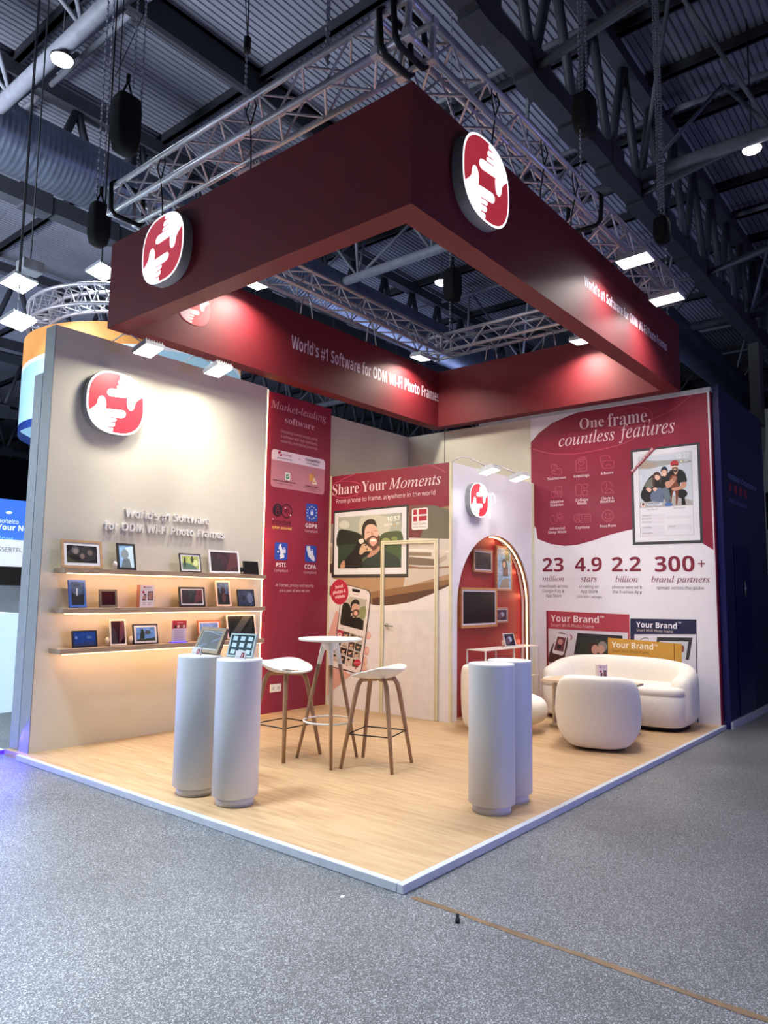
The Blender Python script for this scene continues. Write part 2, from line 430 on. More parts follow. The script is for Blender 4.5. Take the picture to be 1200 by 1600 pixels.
# arch rim + LED
bm = bmesh.new(); pr = arch_pts(AR - .006, 40)
sweep(bm, [(x, YA + .05, z) for x, z in pr], [(.05, .005)] * len(pr), 4, up=(0, 1, 0)); finish(bm, 'wooden_arch_lining', mat('lining', '8A5A48', .6), warch)
bm = bmesh.new(); pr = [p for p in arch_pts(AR - .022, 60) if p[0] > AX - .1]
sweep(bm, [(x, YA + .045, z) for x, z in pr], .008, 6); finish(bm, 'arch_led_strip', M_led, warch)
for i in range(4):
    a0 = PI * (.05 + .13 * i) ; x = AX + (AR - .04) * math.cos(a0); z = AZ + (AR - .04) * math.sin(a0)
    light('AREA', (x, YA + .04, z), (x - .3, YA + .13, z - .1), 0.45, (1, .45, .22), .5, .05, name='arch_led_light')
for z in (.3, .8): light('AREA', (AX + AR - .04, YA + .04, z), (AX, YA + .13, z), 0.45, (1, .45, .22), .5, .05, name='arch_led_light')
# LED strip at the end of the left wall
o = BOX('wall_led_strip', (2.672, 2.70, 4.19, 4.24, .02, HW - .01), M_led, wl)
light('AREA', (2.70, 4.20, 2.0), (3.2, 4.2, 2.0), 10, (1, .78, .45), 3.6, .03, name='wall_led_light')

# door in the storage room front
dr = tag(BOX('door_1', (3.8695, 3.8699, 2.56, 3.30, .01, 2.0), mat('door_leaf', 'E2DDE2', .45)), kind='structure')
for nm, dm in (('door_frame', (3.845, 3.8694, 2.505, 2.556, 0, 2.05)), ('door_frame', (3.845, 3.8694, 3.304, 3.355, 0, 2.05)), ('door_frame', (3.845, 3.8694, 2.557, 3.303, 2.004, 2.05))):
    BOX(nm, dm, M_cream_frame, dr, bevel=.004)
for nm, dm in (('frame_groove', (3.8435, 3.8449, 2.527, 2.531, 0, 2.028)), ('frame_groove', (3.8435, 3.8449, 3.329, 3.333, 0, 2.028)), ('frame_groove', (3.8435, 3.8449, 2.527, 3.333, 2.026, 2.03))):
    BOX(nm, dm, mat('groove', '8F8660', .6), dr)
bm = bmesh.new(); tube(bm, (3.858, 3.25, 1.03), (3.82, 3.25, 1.03), .012, 10); tube(bm, (3.82, 3.26, 1.03), (3.815, 3.13, 1.03), .009, 10)
tube(bm, (3.8575, 3.25, 1.03), (3.850, 3.25, 1.03), .026, 16); finish(bm, 'door_handle', M_chrome, dr)

# ================================================================== PRINTED GRAPHICS
MAR = '8A1E3A'
# ---- "Market-leading software" panel
g = print_y(4.25)
LT = 'D9A9B8'; T2 = 'D2A3B2'
g.crop(410, 600, 8.889)
g.text('Market-leading', 'I', 118, 325, 885, 525, 110, LT, shear=-.1)
g.text('software', 'S', 310, 545, 722, 640, 95, LT, off=-.007)
g.text('Choosing Frameo means using', 'R', 255, 672, 762, 790, 42, T2)
g.text('a software with high standards,', 'R', 255, 738, 762, 858, 42, T2)
g.text('reliability, and ethical practices', 'R', 255, 803, 758, 922, 42, T2)
a = ony(410 + 112 / 8.889, 600 + 1420 / 8.889, 4.25); b = ony(410 + 868 / 8.889, 600 + 1050 / 8.889, 4.25)
zb = a.z; zt = ony(410 + 118 / 8.889, 600 + 895 / 8.889, 4.25).z; zm = ony(410 + 118 / 8.889, 600 + 1040 / 8.889, 4.25).z
g.rrect(0, 0, 0, 0, .045, 'C0808E', 1, q=((a.x, zb), (b.x, zt)))
g.rrect(0, 0, 0, 0, .045, 'E9D5E4', 2, q=((a.x, zm - .045), (b.x, zt)))
g.raw([(a.x, zm - .046), (b.x, zm - .046), (b.x, zm), (a.x, zm)], 'C0808E', 3)
g.ell(235, 952, 22, 22, 'A0203C', 4); g.ell(255, 985, 18, 18, 'A0203C', 4); g.ell(246, 968, 9, 10, 'E9D5E4', 5)
g.text('Frameo', 'R', 285, 998, 402, 1020, 40, 'B04868', 4); g.text('powered frames', 'R', 202, 1035, 408, 1068, 26, '3A2A34', 4)
g.text('vs.', 'R', 495, 1052, 520, 1058, 16, '3A2A34', 4)
g.text('Competitor', 'B', 595, 1070, 800, 1100, 40, '2A1A24', 4); g.text('frame software', 'R', 612, 1112, 780, 1142, 26, '3A2A34', 4)
g.rrect(310, 1238, 384, 1332, .016, 'E8E8E8', 4); g.rrect(323, 1256, 370, 1314, .008, '4E9A5E', 5); g.line([(332, 1285), (343, 1298), (362, 1272)], .008, 'F2F2F2', 6)
g.rrect(645, 1258, 715, 1345, .008, 'D89A5A', 4); g.line([(695, 1270), (695, 1235), (715, 1225), (732, 1238), (732, 1260)], .01, 'D89A5A', 4)
g.poly([(718, 1300), (755, 1398), (685, 1390)], 'F0E8E0', 5); g.poly([(718, 1325), (738, 1382), (700, 1378)], 'D8A058', 6)
g.text('End-to-end encrypted transfer', 'B', 140, 1340, 462, 1385, 22, '38121E', 4); g.text('Keeps your photos safe', 'R', 200, 1385, 405, 1412, 20, '5A2A38', 4)
g.text('Unsecure transfer', 'B', 598, 1425, 772, 1445, 22, '38121E', 4); g.text('with risk of unencrypted routing', 'R', 570, 1448, 808, 1478, 20, '5A2A38', 4); g.text('or no encryption', 'R', 614, 1480, 760, 1500, 18, '5A2A38', 4)
g.crop(410, 770, 8.889)
g.ell(210, 240, 68, 92, '190C22', 2); g.line([(268 + 0, 255), (275, 200), (310, 168), (350, 168), (392, 205), (405, 260), (392, 310), (352, 348), (310, 340), (275, 300)], .012, '260C20', 3, True, 5)
g.line([(188, 190), (212, 172), (238, 190)], .006, '8A1E3A', 3, sm=4); g.line([(196, 210), (212, 198), (230, 210)], .006, '8A1E3A', 3, sm=4)
g.rrect(186, 250, 234, 300, .006, '8A1E3A', 3, ol=.006); g.line([(196, 252), (198, 225), (212, 218), (226, 228), (226, 254)], .006, '8A1E3A', 3, sm=4)
g.text('in', 'R', 308, 283, 362, 290, 80, '260C20', 3); g.ell(314, 212, 7, 9, 'F0D8D0', 4); g.ell(386, 312, 8, 10, 'F0D8D0', 4)
g.text('intertek', 'R', 132, 440, 398, 452, 78, '200A1A', 3); g.ell(142, 362, 7, 8, 'F0D8D0', 4)
g.text('cyber assured', 'B', 130, 492, 400, 518, 42, 'E0B060', 3)
BL = '2346A8'
for (x0, y0, x1, y1) in ((600, 165, 768, 392), (165, 700, 352, 930), (588, 738, 752, 958)): g.rrect(x0, y0, x1, y1, .03, BL, 2)
for i in range(12):
    t = 2 * PI * i / 12; g.ell(684 + 66 * math.cos(t), 278 + 84 * math.sin(t), 7, 9, 'E6E8D0', 3, 8)
def lock(g, cx, cy, s, col='DDE2F4'):
    g.rrect(cx - 18 * s, cy, cx + 20 * s, cy + 42 * s, .004, col, 4); g.line([(cx - 11 * s, cy + 2), (cx - 10 * s, cy - 18 * s), (cx, cy - 27 * s), (cx + 11 * s, cy - 18 * s), (cx + 12 * s, cy + 2)], .006, col, 4, sm=3)
    g.line([(cx - 8 * s, cy + 20 * s), (cx, cy + 30 * s), (cx + 10 * s, cy + 12 * s)], .004, BL, 5)
lock(g, 684, 265, 1); lock(g, 297, 790, 1.1); lock(g, 680, 812, 1.1)
g.poly([(232, 720), (262, 708), (258, 740), (272, 770), (285, 840), (302, 870), (300, 905), (232, 915), (250, 885), (232, 872), (250, 850), (242, 800), (222, 770)], 'D4D8E8', 3)
g.poly([(200, 812), (218, 800), (228, 818), (212, 835)], 'D4D8E8', 3)
g.poly([(612, 740), (662, 742), (660, 800), (716, 880), (728, 920), (722, 950), (690, 945), (668, 915), (640, 890), (622, 820), (612, 790)], 'D4D8E8', 3)
for (t, x0, y0, x1, y1, h) in (('GDPR', 595, 480, 762, 498, 58), ('PSTI', 188, 1022, 320, 1035, 58), ('CCPA', 582, 1048, 742, 1062, 56)): g.text(t, 'B', x0, y0, x1, y1, h, 'E8D8E0', 3)
for (x0, y0, x1, y1) in ((588, 540, 764, 560), (160, 1092, 352, 1103), (572, 1118, 748, 1130)): g.text('Compliant', 'R', x0, y0, x1, y1, 36, 'D8B0BC', 3)
g.text('At Frameo, privacy and security', 'R', 178, 1298, 710, 1312, 44, 'E0BCC8'); g.text('are a part of who we are.', 'R', 234, 1372, 658, 1382, 40, 'E0BCC8')
g.build('printed_graphic', wr)
# socket low on the red panel
s_ = empty('wall_socket', ony(430, 1075, 4.25), label='white double power socket low on the dark red panel', cat='socket')
BOX('cover_plate', (-.085, .085, -.012, -.0005, -.045, .045), M_plastic, s_, bevel=.003, world=False)
for sx in (-.04, .04):
    bm = bmesh.new(); tube(bm, (sx, -.0125, 0), (sx, -.006, 0), .021, 16); ob = finish(bm, 'outlet', mat('socket_well', 'BFC0BC', .5), s_, world=False)

# ---- man and dog photograph (crop coordinates of region 510,780 scale 6)
def man_dog(g, L=4):
    g.poly([(115, 172), (708, 128), (704, 640), (110, 648)], '55604F', L)
    g.poly([(115, 172), (330, 155), (700, 130), (706, 300), (520, 350), (330, 330), (115, 300)], 'A9AFA6', L + .25)
    g.poly([(330, 170), (480, 150), (600, 190), (560, 330), (330, 330)], 'C6C4B8', L + .5, 4)
    g.poly([(115, 300), (200, 290), (320, 330), (330, 420), (115, 460)], '222A22', L + .75, 4)
    g.poly([(520, 330), (620, 300), (706, 310), (706, 420), (520, 420)], '47553C', L + .75, 4)
    g.ell(560, 390, 40, 28, '9AA06A', L + 1); g.ell(640, 370, 30, 20, '7A8A50', L + 1); g.ell(170, 240, 50, 40, 'C8CCC4', L + .75)
    g.poly([(112, 430), (300, 420), (300, 648), (110, 648)], '2E4030', L + 1)
    g.poly([(520, 410), (706, 410), (704, 560), (520, 480)], '34502E', L + 1)
    # shirt
    g.poly([(330, 600), (400, 540), (480, 490), (545, 480), (620, 510), (690, 560), (704, 640), (300, 645)], '1F3230', L + 1.5)
    # neck, head
    g.poly([(390, 540), (420, 440), (500, 440), (492, 490), (440, 530), (405, 545)], 'B98A78', L + 1.75, 3)
    g.poly([(352, 290), (372, 240), (420, 228), (470, 250), (492, 330), (498, 400), (480, 450), (440, 475), (400, 440), (375, 390), (352, 350)], 'DDB3A2', L + 2, 4)
    g.poly([(345, 380), (335, 290), (350, 230), (390, 192), (440, 188), (466, 215), (476, 262), (450, 240), (410, 235), (375, 255), (362, 300), (360, 360)], '2E2622', L + 2.25, 3)
    g.poly([(375, 385), (400, 360), (440, 340), (480, 355), (498, 330), (500, 410), (478, 458), (440, 480), (405, 450)], '5A3A30', L + 2.25, 3)
    g.ell(442, 395, 36, 36, 'D9A99C', L + 2.5, rot=.1); g.ell(443, 385, 28, 11, 'F4EDE8', L + 2.75); g.ell(440, 418, 22, 22, 'D79C94', L + 2.75)
    g.line([(378, 322), (395, 308), (412, 312)], .006, '4A3028', L + 2.75, sm=3); g.line([(448, 300), (465, 294), (478, 300)], .006, '4A3028', L + 2.75, sm=3)
    g.poly([(428, 290), (446, 330), (432, 342), (418, 335)], 'C98E7E', L + 2.5)
    # dog
    g.poly([(170, 600), (200, 540), (260, 470), (300, 400), (345, 375), (385, 400), (400, 450), (420, 480), (400, 520), (340, 560), (330, 640), (180, 642)], '17161A', L + 3, 3)
    g.poly([(335, 430), (370, 420), (405, 450), (432, 470), (415, 488), (370, 490), (330, 520), (310, 500)], 'C9AC92', L + 3.25, 3)
    g.poly([(305, 385), (345, 370), (355, 400), (325, 420)], 'D8D4CC', L + 3.25, 3); g.ell(372, 432, 7, 8, '0C0C0E', L + 3.5); g.ell(385, 468, 9, 7, '0C0C0E', L + 3.5)
    g.poly([(130, 640), (150, 590), (172, 575), (176, 640)], 'C08E78', L + 3.25, 2)
# ---- "Share your moments"
g = print_x(3.87)
tl, tr_, br_, bl_ = onx(515, 745, 3.87), onx(697, 722, 3.87), onx(700, 1130, 3.87), onx(508, 1100, 3.87)
yl, yr = 4.221, 2.363
g.raw([(-yl, 2.2), (-yr, 2.2), (-yr, HS - .001), (-yl, HS - .001)], MAR, .6)
g.crop(505, 715, 6)
g.text('Share', 'S', 88, 358, 335, 325, 100, 'EBD3DA', 3, off=-.008); g.text('Your', 'S', 362, 325, 592, 300, 100, 'EBD3DA', 3, off=-.008)
g.text('Moments', 'I', 615, 298, 1105, 248, 100, 'EBD3DA', 3); g.text('From phone to frame, anywhere in the world', 'R', 125, 433, 1052, 345, 42, 'E8C8D2', 3)
g.line([(60, 300), (95, 240), (220, 220), (330, 240), (365, 285), (320, 345), (200, 378), (90, 355)], .008, 'C9506E', 2, True, 6)
g.line([(95, 262), (180, 205), (330, 142)], .008, 'C9506E', 2, sm=6); g.line([(935, 60), (1010, 72), (1090, 105), (1148, 140)], .008, 'C9506E', 2, sm=6)
# photo of a sideboard: curtain, sheets, books, table top, cut to a curve below
g.crop(510, 780, 6)
g.poly([(18, 238), (1170, 60), (1170, 760), (990, 800), (860, 900), (700, 960), (560, 990), (430, 985), (200, 960), (18, 880)], '9A7B5E', .9)
g.poly([(775, 55), (940, 55), (1170, 100), (1170, 380), (775, 360)], '6F2A36', 1.4); g.poly([(775, 60), (930, 52), (1010, 60), (1170, 95), (1170, 160), (775, 160)], '7A5048', 1.5)
g.poly([(950, 55), (1030, 62), (1170, 98), (1170, 378), (880, 362), (915, 250), (945, 160)], '6C675A', 1.7)
g.poly([(775, 362), (1170, 372), (1170, 640), (775, 640)], 'CFC6C2', 1.8); g.poly([(775, 462), (1170, 480), (1170, 500), (775, 480)], 'E6DFDB', 2)
g.poly([(775, 495), (985, 500), (985, 535), (775, 530)], '8E7A68', 2.1); g.poly([(775, 540), (1040, 565), (1040, 625), (775, 615)], '76655A', 2.1); g.poly([(985, 500), (1110, 470), (1128, 500), (1000, 545)], 'D8CDC4', 2.2); g.poly([(1040, 565), (1128, 520), (1128, 560), (1045, 622)], 'B9A99C', 2.2)
g.line([(775, 632), (880, 645), (1000, 645), (1170, 635)], .02, '8E6A50', 2.4)
g.poly([(0, 240), (60, 238), (60, 410), (5, 410)], '8E8288', 1.4); g.poly([(5, 410), (60, 412), (60, 600), (0, 590)], 'BDB0B0', 1.5); g.poly([(5, 440), (48, 445), (48, 590), (5, 585)], '8E7468', 1.7); g.poly([(0, 600), (50, 612), (50, 690), (0, 680)], '3A2620', 1.7)
g.poly([(0, 690), (60, 690), (50, 740), (770, 735), (770, 650), (1170, 640), (1170, 752), (990, 775), (420, 870), (200, 850), (0, 800)], 'B08D70', 2.0)
g.poly([(0, 700), (50, 700), (60, 745), (180, 770), (120, 830), (0, 800)], 'D6D0D8', 2.2)
g.poly([(770, 650), (1170, 645), (1170, 700), (720, 830), (735, 740)], 'C9BDB6', 2.2)
g.poly([(420, 870), (990, 775), (1170, 752), (1170, 800), (985, 845), (430, 930)], '8F6A4A', 2.3)
g.poly([(0, 815), (40, 825), (40, 905), (0, 885)], '5A3A30', 2.3)
g.poly([(430, 930), (985, 845), (1170, 795), (1170, 830), (985, 895), (800, 960), (700, 985), (540, 1000), (430, 990)], '5C3E34', 2.3)
g.poly([(-20, 868), (60, 925), (200, 985), (430, 1005), (600, 995), (780, 968), (985, 890), (1170, 812), (1170, 1050), (-20, 1050)], 'E6E1E6', 2.6)
for v in g.bm.verts:
    if v.co.y < 2.3632: v.co.y = 2.3632
# framed display
g.poly([(72, 112), (772, 48), (768, 732), (50, 735)], '34343A', 3); g.poly([(82, 132), (752, 70), (750, 700), (72, 706)], 'DDDCE6', 3.3)
man_dog(g, 3.7)
g.text('10:57', 'B', 570, 208, 690, 196, 42, 'F4F2F0', 6.5); g.text('Jun 16', 'B', 545, 250, 620, 247, 22, 'F4F2F0', 6.5); g.text('17°', 'B', 658, 243, 690, 240, 22, 'F4F2F0', 6.5); g.ell(640, 240, 8, 8, 'D8B840', 6.5)
g.rrect(802, 78, 955, 290, .025, 'E8E4E8', 3.6)
for q in (((816, 100), (852, 97), (852, 145), (816, 149)), ((868, 96), (942, 90), (942, 138), (868, 144)), ((816, 162), (852, 160), (852, 208), (816, 210)), ((868, 159), (942, 153), (942, 198), (868, 206))): g.poly(list(q), 'B0203C', 4)
g.text('High Quality', 'R', 812, 245, 940, 234, 22, '5A3040', 4); g.text('Danish Software', 'R', 812, 272, 940, 262, 18, '5A3040', 4)
# phone in a hand
g.crop(505, 900, 8.42)
SK = 'D9A7A2'
g.poly([(30, 1540), (30, 1000), (70, 760), (110, 640), (150, 520), (165, 470), (195, 470), (205, 520), (190, 700), (200, 900), (300, 1250), (370, 1290), (290, 1370), (150, 1480)], SK, 3, 4)
for (cx, cy, rx, ry) in ((590, 785, 42, 50), (570, 985, 38, 62), (545, 1115, 36, 60), (540, 1215, 38, 48)): g.ell(cx, cy, rx, ry, SK, 3); g.ell(cx + 14, cy - 8, rx * .55, ry * .6, 'E6BDB6', 3.2)
g.poly([(300, 118), (345, 118), (570, 178), (615, 200), (630, 240), (620, 400), (510, 1240), (495, 1275), (440, 1285), (110, 1195), (110, 1120), (190, 640), (225, 350)], '1C1A20', 3.5)
g.poly([(305, 128), (340, 126), (560, 184), (604, 208), (618, 245), (608, 400), (500, 1232), (486, 1264), (440, 1275), (120, 1188), (122, 1120), (200, 640), (232, 350)], 'E2DAE0', 3.9)
g.poly([(390, 168), (480, 182), (490, 200), (478, 218), (395, 206), (385, 188)], '0C0A10', 4.2, 3)
g.text('Frameo', 'R', 395, 245, 465, 256, 18, 'A04060', 4.2); g.text('Albums', 'R', 218, 690, 278, 702, 20, '504050', 4.2)
def man_small(g, L):
    g.poly([(265, 350), (360, 270), (580, 310), (530, 718), (230, 642)], 'B8B4AC', L); g.poly([(270, 360), (350, 380), (370, 560), (235, 645), (240, 500)], '20241E', L + .2, 3); g.poly([(480, 430), (565, 400), (550, 560), (480, 540)], '8A9468', L + .2, 3)
    g.poly([(240, 640), (330, 545), (420, 550), (480, 545), (535, 590), (528, 715)], '15151A', L + .5); g.ell(425, 430, 50, 85, 'CFA698', L + .8); g.poly([(365, 420), (370, 350), (420, 305), (470, 325), (478, 380), (420, 360), (385, 390), (378, 440)], '2A2422', L + 1, 3)
    g.poly([(385, 470), (425, 440), (475, 450), (470, 510), (430, 550), (395, 520)], '5A4038', L + 1, 3); g.ell(432, 490, 26, 30, 'E0B4AA', L + 1.2); g.poly([(320, 540), (335, 470), (375, 455), (398, 510), (380, 560)], '1A191C', L + 1.3, 3); g.ell(380, 505, 14, 20, 'C0B0A0', L + 1.5)
man_small(g, 4.3)
g.poly([(192, 700), (272, 722), (262, 835), (180, 815)], 'B02848', 4.3); g.ell(222, 770, 26, 26, 'F0D8DC', 4.6); g.ell(222, 770, 12, 12, 'B02848', 4.8)
tiles = ['2E2422', '55443E', '9A8A84', 'B8A8A0', '3A3A44', 'C8C0BC', '5A3A34', '2A3A2A', 'A89890']
for r in range(4):
    for c in range(4):
        if r == 0 and c == 0: continue
        x = 272 - r * 18 + (c - 1) * 88; y = 722 + r * 105 + (c - 1) * 26; k = tiles[(r * 4 + c) % 9]
        q = [(x, y), (x + 82, y + 24), (x + 66, y + 120), (x - 14, y + 98)]
        if x + 82 < 560 - r * 10: g.poly(q, k, 4.4); g.ell(x + 30, y + 50, 20, 24, 'CFA898', 4.7); g.ell(x + 30, y + 34, 20, 13, '2A2022', 4.9); g.poly([(x - 4, y + 98), (x + 10, y + 74), (x + 50, y + 84), (x + 66, y + 118)], tiles[(r + c) % 9], 4.8)
g.ell(455, 1140, 46, 44, 'C02848', 5.2); g.text('Next', 'R', 428, 1142, 485, 1150, 14, 'F0D8DC', 5.5)
g.ell(432, 1212, 10, 10, 'B04060', 4.5); g.ell(316, 1178, 9, 9, 'B04060', 4.5); g.line([(270, 1225), (370, 1256)], .006, '302830', 4.5)
g.ell(218, 210, 118, 165, 'B82C48', 5.6)
g.text('Send', 'B', 165, 170, 262, 148, 42, 'F4E4E8', 6, diag=True); g.text('photos &', 'B', 136, 240, 300, 212, 44, 'F4E4E8', 6, diag=True); g.text('videos', 'B', 162, 300, 288, 278, 44, 'F4E4E8', 6, diag=True)
g.build('printed_graphic', wsh)
# ---- right wall
g = print_x(5.855)
g.crop(820, 600, 4)
g.poly([(30, 366), (90, 305), (170, 245), (260, 205), (330, 168), (420, 130), (520, 85), (640, 20), (1135, -60), (1138, 40), (1180, 1037), (1110, 995), (1060, 968), (900, 900), (760, 895), (640, 915), (540, 940), (420, 980), (330, 1005), (250, 1012), (160, 1000), (80, 968), (70, 900), (30, 870)], MAR, .6)
# trim top of that shape to the wall height
for v in g.bm.verts:
    if v.co.z > HW - .02: v.co.z = HW - .02
    if v.co.y < .046: v.co.y = .046
    if v.co.y > 2.368: v.co.y = 2.368
LT = 'E6CBD4'
g.text('One', 'S', 343, 285, 495, 262, 66, LT, off=-.008); g.text('frame,', 'S', 520, 262, 785, 238, 82, LT, off=-.008)
g.text('countless', 'I', 213, 390, 562, 350, 76, LT); g.text('features', 'I', 590, 348, 938, 296, 90, LT)
g.line([(512, 240), (540, 185), (640, 150), (730, 145), (790, 175), (790, 220), (700, 262), (580, 270), (520, 262)], .006, 'C04A64', 1.6, True, 6)
g.line([(30, 400), (150, 432), (300, 436), (450, 415), (620, 370), (740, 300), (790, 230)], .008, 'C04A64', 1.6, sm=6); g.line([(790, 222), (900, 175), (1000, 105), (1068, 45)], .007, 'C04A64', 1.6, sm=6)
IC = 'C25068'
for t, x0, x1, y in (('Touchscreen', 140, 257, 600), ('Greetings', 306, 403, 584), ('Albums', 474, 553, 566), ('Adaptive', 158, 242, 745), ('Rotation', 160, 240, 766), ('Collage', 318, 397, 734), ('Mode', 330, 388, 754), ('Clock &', 477, 557, 724), ('Weather', 470, 563, 744), ('Advanced', 155, 250, 913), ('Sleep Mode', 146, 260, 936), ('Captions', 317, 405, 906), ('Reactions', 470, 572, 897)):
    g.text(t, 'B', x0, y, x1, y - (x1 - x0) * .06, 17, 'E4C4CE')
W_ = .007
g.line([(178, 560), (168, 548), (178, 540), (190, 548), (182, 510), (192, 505), (200, 530), (222, 528), (232, 548), (222, 570), (190, 562)], W_, IC, 2, True, 4); g.line([(168, 530), (164, 512), (180, 500), (200, 508), (206, 520)], W_, IC, 2, sm=4)
g.rrect(322, 468, 386, 550, .012, IC, 2, ol=W_); g.line([(352, 512), (334, 494), (340, 480), (352, 488), (364, 480), (370, 492)], W_, IC, 2, True, 4); g.line([(336, 528), (374, 524)], W_, IC, 2); g.line([(336, 538), (360, 536)], W_, IC, 2); g.line([(330, 466), (380, 456), (386, 462)], W_, IC, 2)
g.rrect(488, 474, 556, 530, .02, IC, 2, ol=W_); g.line([(480, 512), (470, 462), (482, 452), (520, 444), (534, 468)], W_, IC, 2, sm=3); g.line([(508, 514), (520, 500), (528, 508), (534, 502), (542, 512)], W_, IC, 2)
g.rrect(166, 672, 206, 710, .01, IC, 2, ol=W_); g.rrect(192, 640, 232, 708, .01, IC, 2, ol=W_); g.line([(204, 690), (202, 678), (214, 672), (224, 682), (218, 694), (208, 694)], W_, IC, 2, sm=4)
g.rrect(320, 626, 352, 698, .01, IC, 2, ol=W_); g.rrect(362, 624, 392, 652, .01, IC, 2, ol=W_); g.rrect(362, 664, 392, 696, .01, IC, 2, ol=W_)
def ring(cx, cy, rx, ry, w_=W_, a0=0, a1=2 * PI, n=24): g.line([(cx + rx * math.cos(a0 + (a1 - a0) * i / n), cy + ry * math.sin(a0 + (a1 - a0) * i / n)) for i in range(n + 1)], w_, IC, 2)
ring(514, 646, 36, 38, a0=.6, a1=2 * PI - .1); g.line([(512, 620), (512, 648), (498, 658)], W_, IC, 2); g.line([(508, 680), (514, 664), (528, 654), (542, 662), (556, 674), (550, 682)], W_, IC, 2, True, 3)
ring(182, 846, 22, 28, a0=.9, a1=4.6); g.line([(180, 820), (186, 850), (206, 862)], W_, IC, 2, sm=3); ring(218, 826, 13, 14)
for i in range(8): t = i * PI / 4; g.line([(218 + 18 * math.cos(t), 826 + 19 * math.sin(t)), (218 + 25 * math.cos(t), 826 + 27 * math.sin(t))], W_, IC, 2)
g.rrect(340, 812, 412, 866, .01, IC, 2, ol=W_); ring(332, 838, 25, 27); ring(332, 830, 9, 9); ring(332, 858, 15, 12, a0=PI, a1=2 * PI, n=8)
for yy in (828, 840, 852): g.line([(366, yy), (404, yy - 2)], W_, IC, 2)
ring(519, 824, 34, 36); g.line([(502, 832), (510, 842), (528, 842), (538, 830)], W_, IC, 2, sm=3); g.ell(508, 814, 4, 4, IC, 2, 8); g.ell(530, 813, 4, 4, IC, 2, 8)
# calendar frame
g.crop(980, 690, 9.23)
g.poly([(48, 125), (1045, 10), (1095, 1462), (82, 1490)], '3C3C42', 2.5); g.poly([(82, 155), (1005, 45), (1055, 1420), (120, 1450)], 'DCDCE6', 2.8)
g.line([(165, 220), (925, 132), (965, 1342), (192, 1372)], .005, '8E8E98', 3.1, True)
g.poly([(165, 235), (925, 142), (948, 915), (185, 962)], 'C2C9D6', 3.1)
g.poly([(225, 265), (420, 280), (640, 262), (780, 255), (922, 262), (922, 300), (700, 318), (500, 350), (330, 395), (170, 395)], '9A9C9E', 3.3); g.poly([(225, 280), (340, 300), (430, 350), (300, 380), (175, 385)], 'A8988C', 3.4, 3)
g.poly([(180, 880), (400, 830), (700, 780), (945, 850), (948, 915), (185, 960)], 'A8A4A4', 3.4)
g.text('12 27', 'R', 705, 245, 895, 222, 62, 'EEF0F4', 3.8); g.ell(778, 285, 12, 10, 'F4F4F0', 3.8); g.ell(800, 280, 10, 10, 'D8B840', 3.9); g.text('22°', 'B', 828, 288, 885, 280, 20, 'F4F4F4', 3.8)
g.poly([(275, 580), (340, 500), (420, 470), (500, 500), (560, 480), (640, 560), (660, 700), (640, 800), (500, 830), (300, 870), (230, 850), (195, 770), (240, 650)], '16151A', 3.7, 3)
g.poly([(255, 620), (300, 560), (370, 520), (400, 600), (360, 660), (280, 665)], '6E6E68', 3.9, 3)
g.poly([(340, 760), (420, 680), (490, 665), (515, 720), (520, 870), (430, 865), (350, 850)], '5E6C88', 4.1, 3); g.poly([(510, 680), (570, 665), (610, 720), (630, 890), (570, 890), (530, 790)], '62707E', 4.0, 3)
g.poly([(370, 640), (365, 540), (385, 460), (430, 435), (475, 455), (495, 520), (480, 620), (460, 560), (400, 560), (395, 660)], '4A322C', 4.3, 3); g.ell(438, 510, 38, 48, 'DDB6A6', 4.5); g.poly([(395, 490), (430, 450), (475, 480), (470, 500), (430, 480)], '4A322C', 4.7); g.poly([(385, 590), (430, 600), (470, 575), (468, 640), (420, 640)], '1C1A1E', 4.5)
g.poly([(275, 680), (310, 665), (355, 690), (330, 730), (290, 710)], 'D9AE9E', 4.6, 3); g.poly([(370, 680), (410, 660), (435, 680), (400, 720)], 'D9AE9E', 4.6, 3)
g.ell(535, 450, 42, 55, 'D2A592', 4.1); g.poly([(485, 450), (490, 400), (520, 362), (560, 365), (590, 420), (580, 430), (540, 405), (500, 425)], '1E2844', 4.3, 3); g.poly([(575, 420), (598, 480), (590, 540), (565, 520)], '4A342C', 4.2); g.line([(515, 470), (535, 480), (555, 465)], .006, 'F4E8E4', 4.4)
g.poly([(560, 600), (590, 450), (660, 400), (740, 395), (820, 430), (850, 500), (858, 580), (770, 590), (760, 640), (700, 700), (640, 720), (570, 660)], '1A1A20', 4.3, 3)
g.poly([(745, 700), (820, 690), (870, 740), (850, 790), (800, 815), (740, 800)], '17171C', 4.3, 3); g.poly([(785, 810), (830, 800), (850, 910), (790, 915)], '101014', 4.3)
g.poly([(785, 590), (850, 585), (850, 650), (800, 680), (690, 710), (640, 680), (700, 660), (770, 640)], 'C08E7A', 4.8, 3); g.poly([(550, 590), (620, 560), (680, 500), (700, 560), (620, 660), (570, 665)], 'C08E7A', 4.8, 3)
g.poly([(610, 540), (640, 490), (690, 480), (725, 520), (715, 580), (750, 640), (735, 800), (720, 905), (705, 905), (700, 780), (680, 700), (650, 790), (640, 870), (625, 860), (640, 720), (625, 620)], '6E3A28', 4.6, 3); g.ell(680, 530, 34, 34, 'A87260', 5.0)
g.poly([(655, 410), (740, 400), (715, 470), (690, 478)], 'D8AE98', 4.5); g.ell(688, 372, 48, 62, 'DDB6A2', 4.7); g.poly([(628, 345), (635, 295), (680, 268), (725, 280), (742, 320), (735, 345), (690, 330), (650, 350)], 'B03440', 5, 3); g.poly([(650, 385), (690, 368), (730, 378), (722, 430), (690, 445), (660, 425)], '4A342E', 4.9, 3); g.ell(690, 400, 24, 8, 'DDB6A2', 5.1); g.line([(652, 345), (690, 338), (730, 342)], .012, '1A1A1E', 5.2)
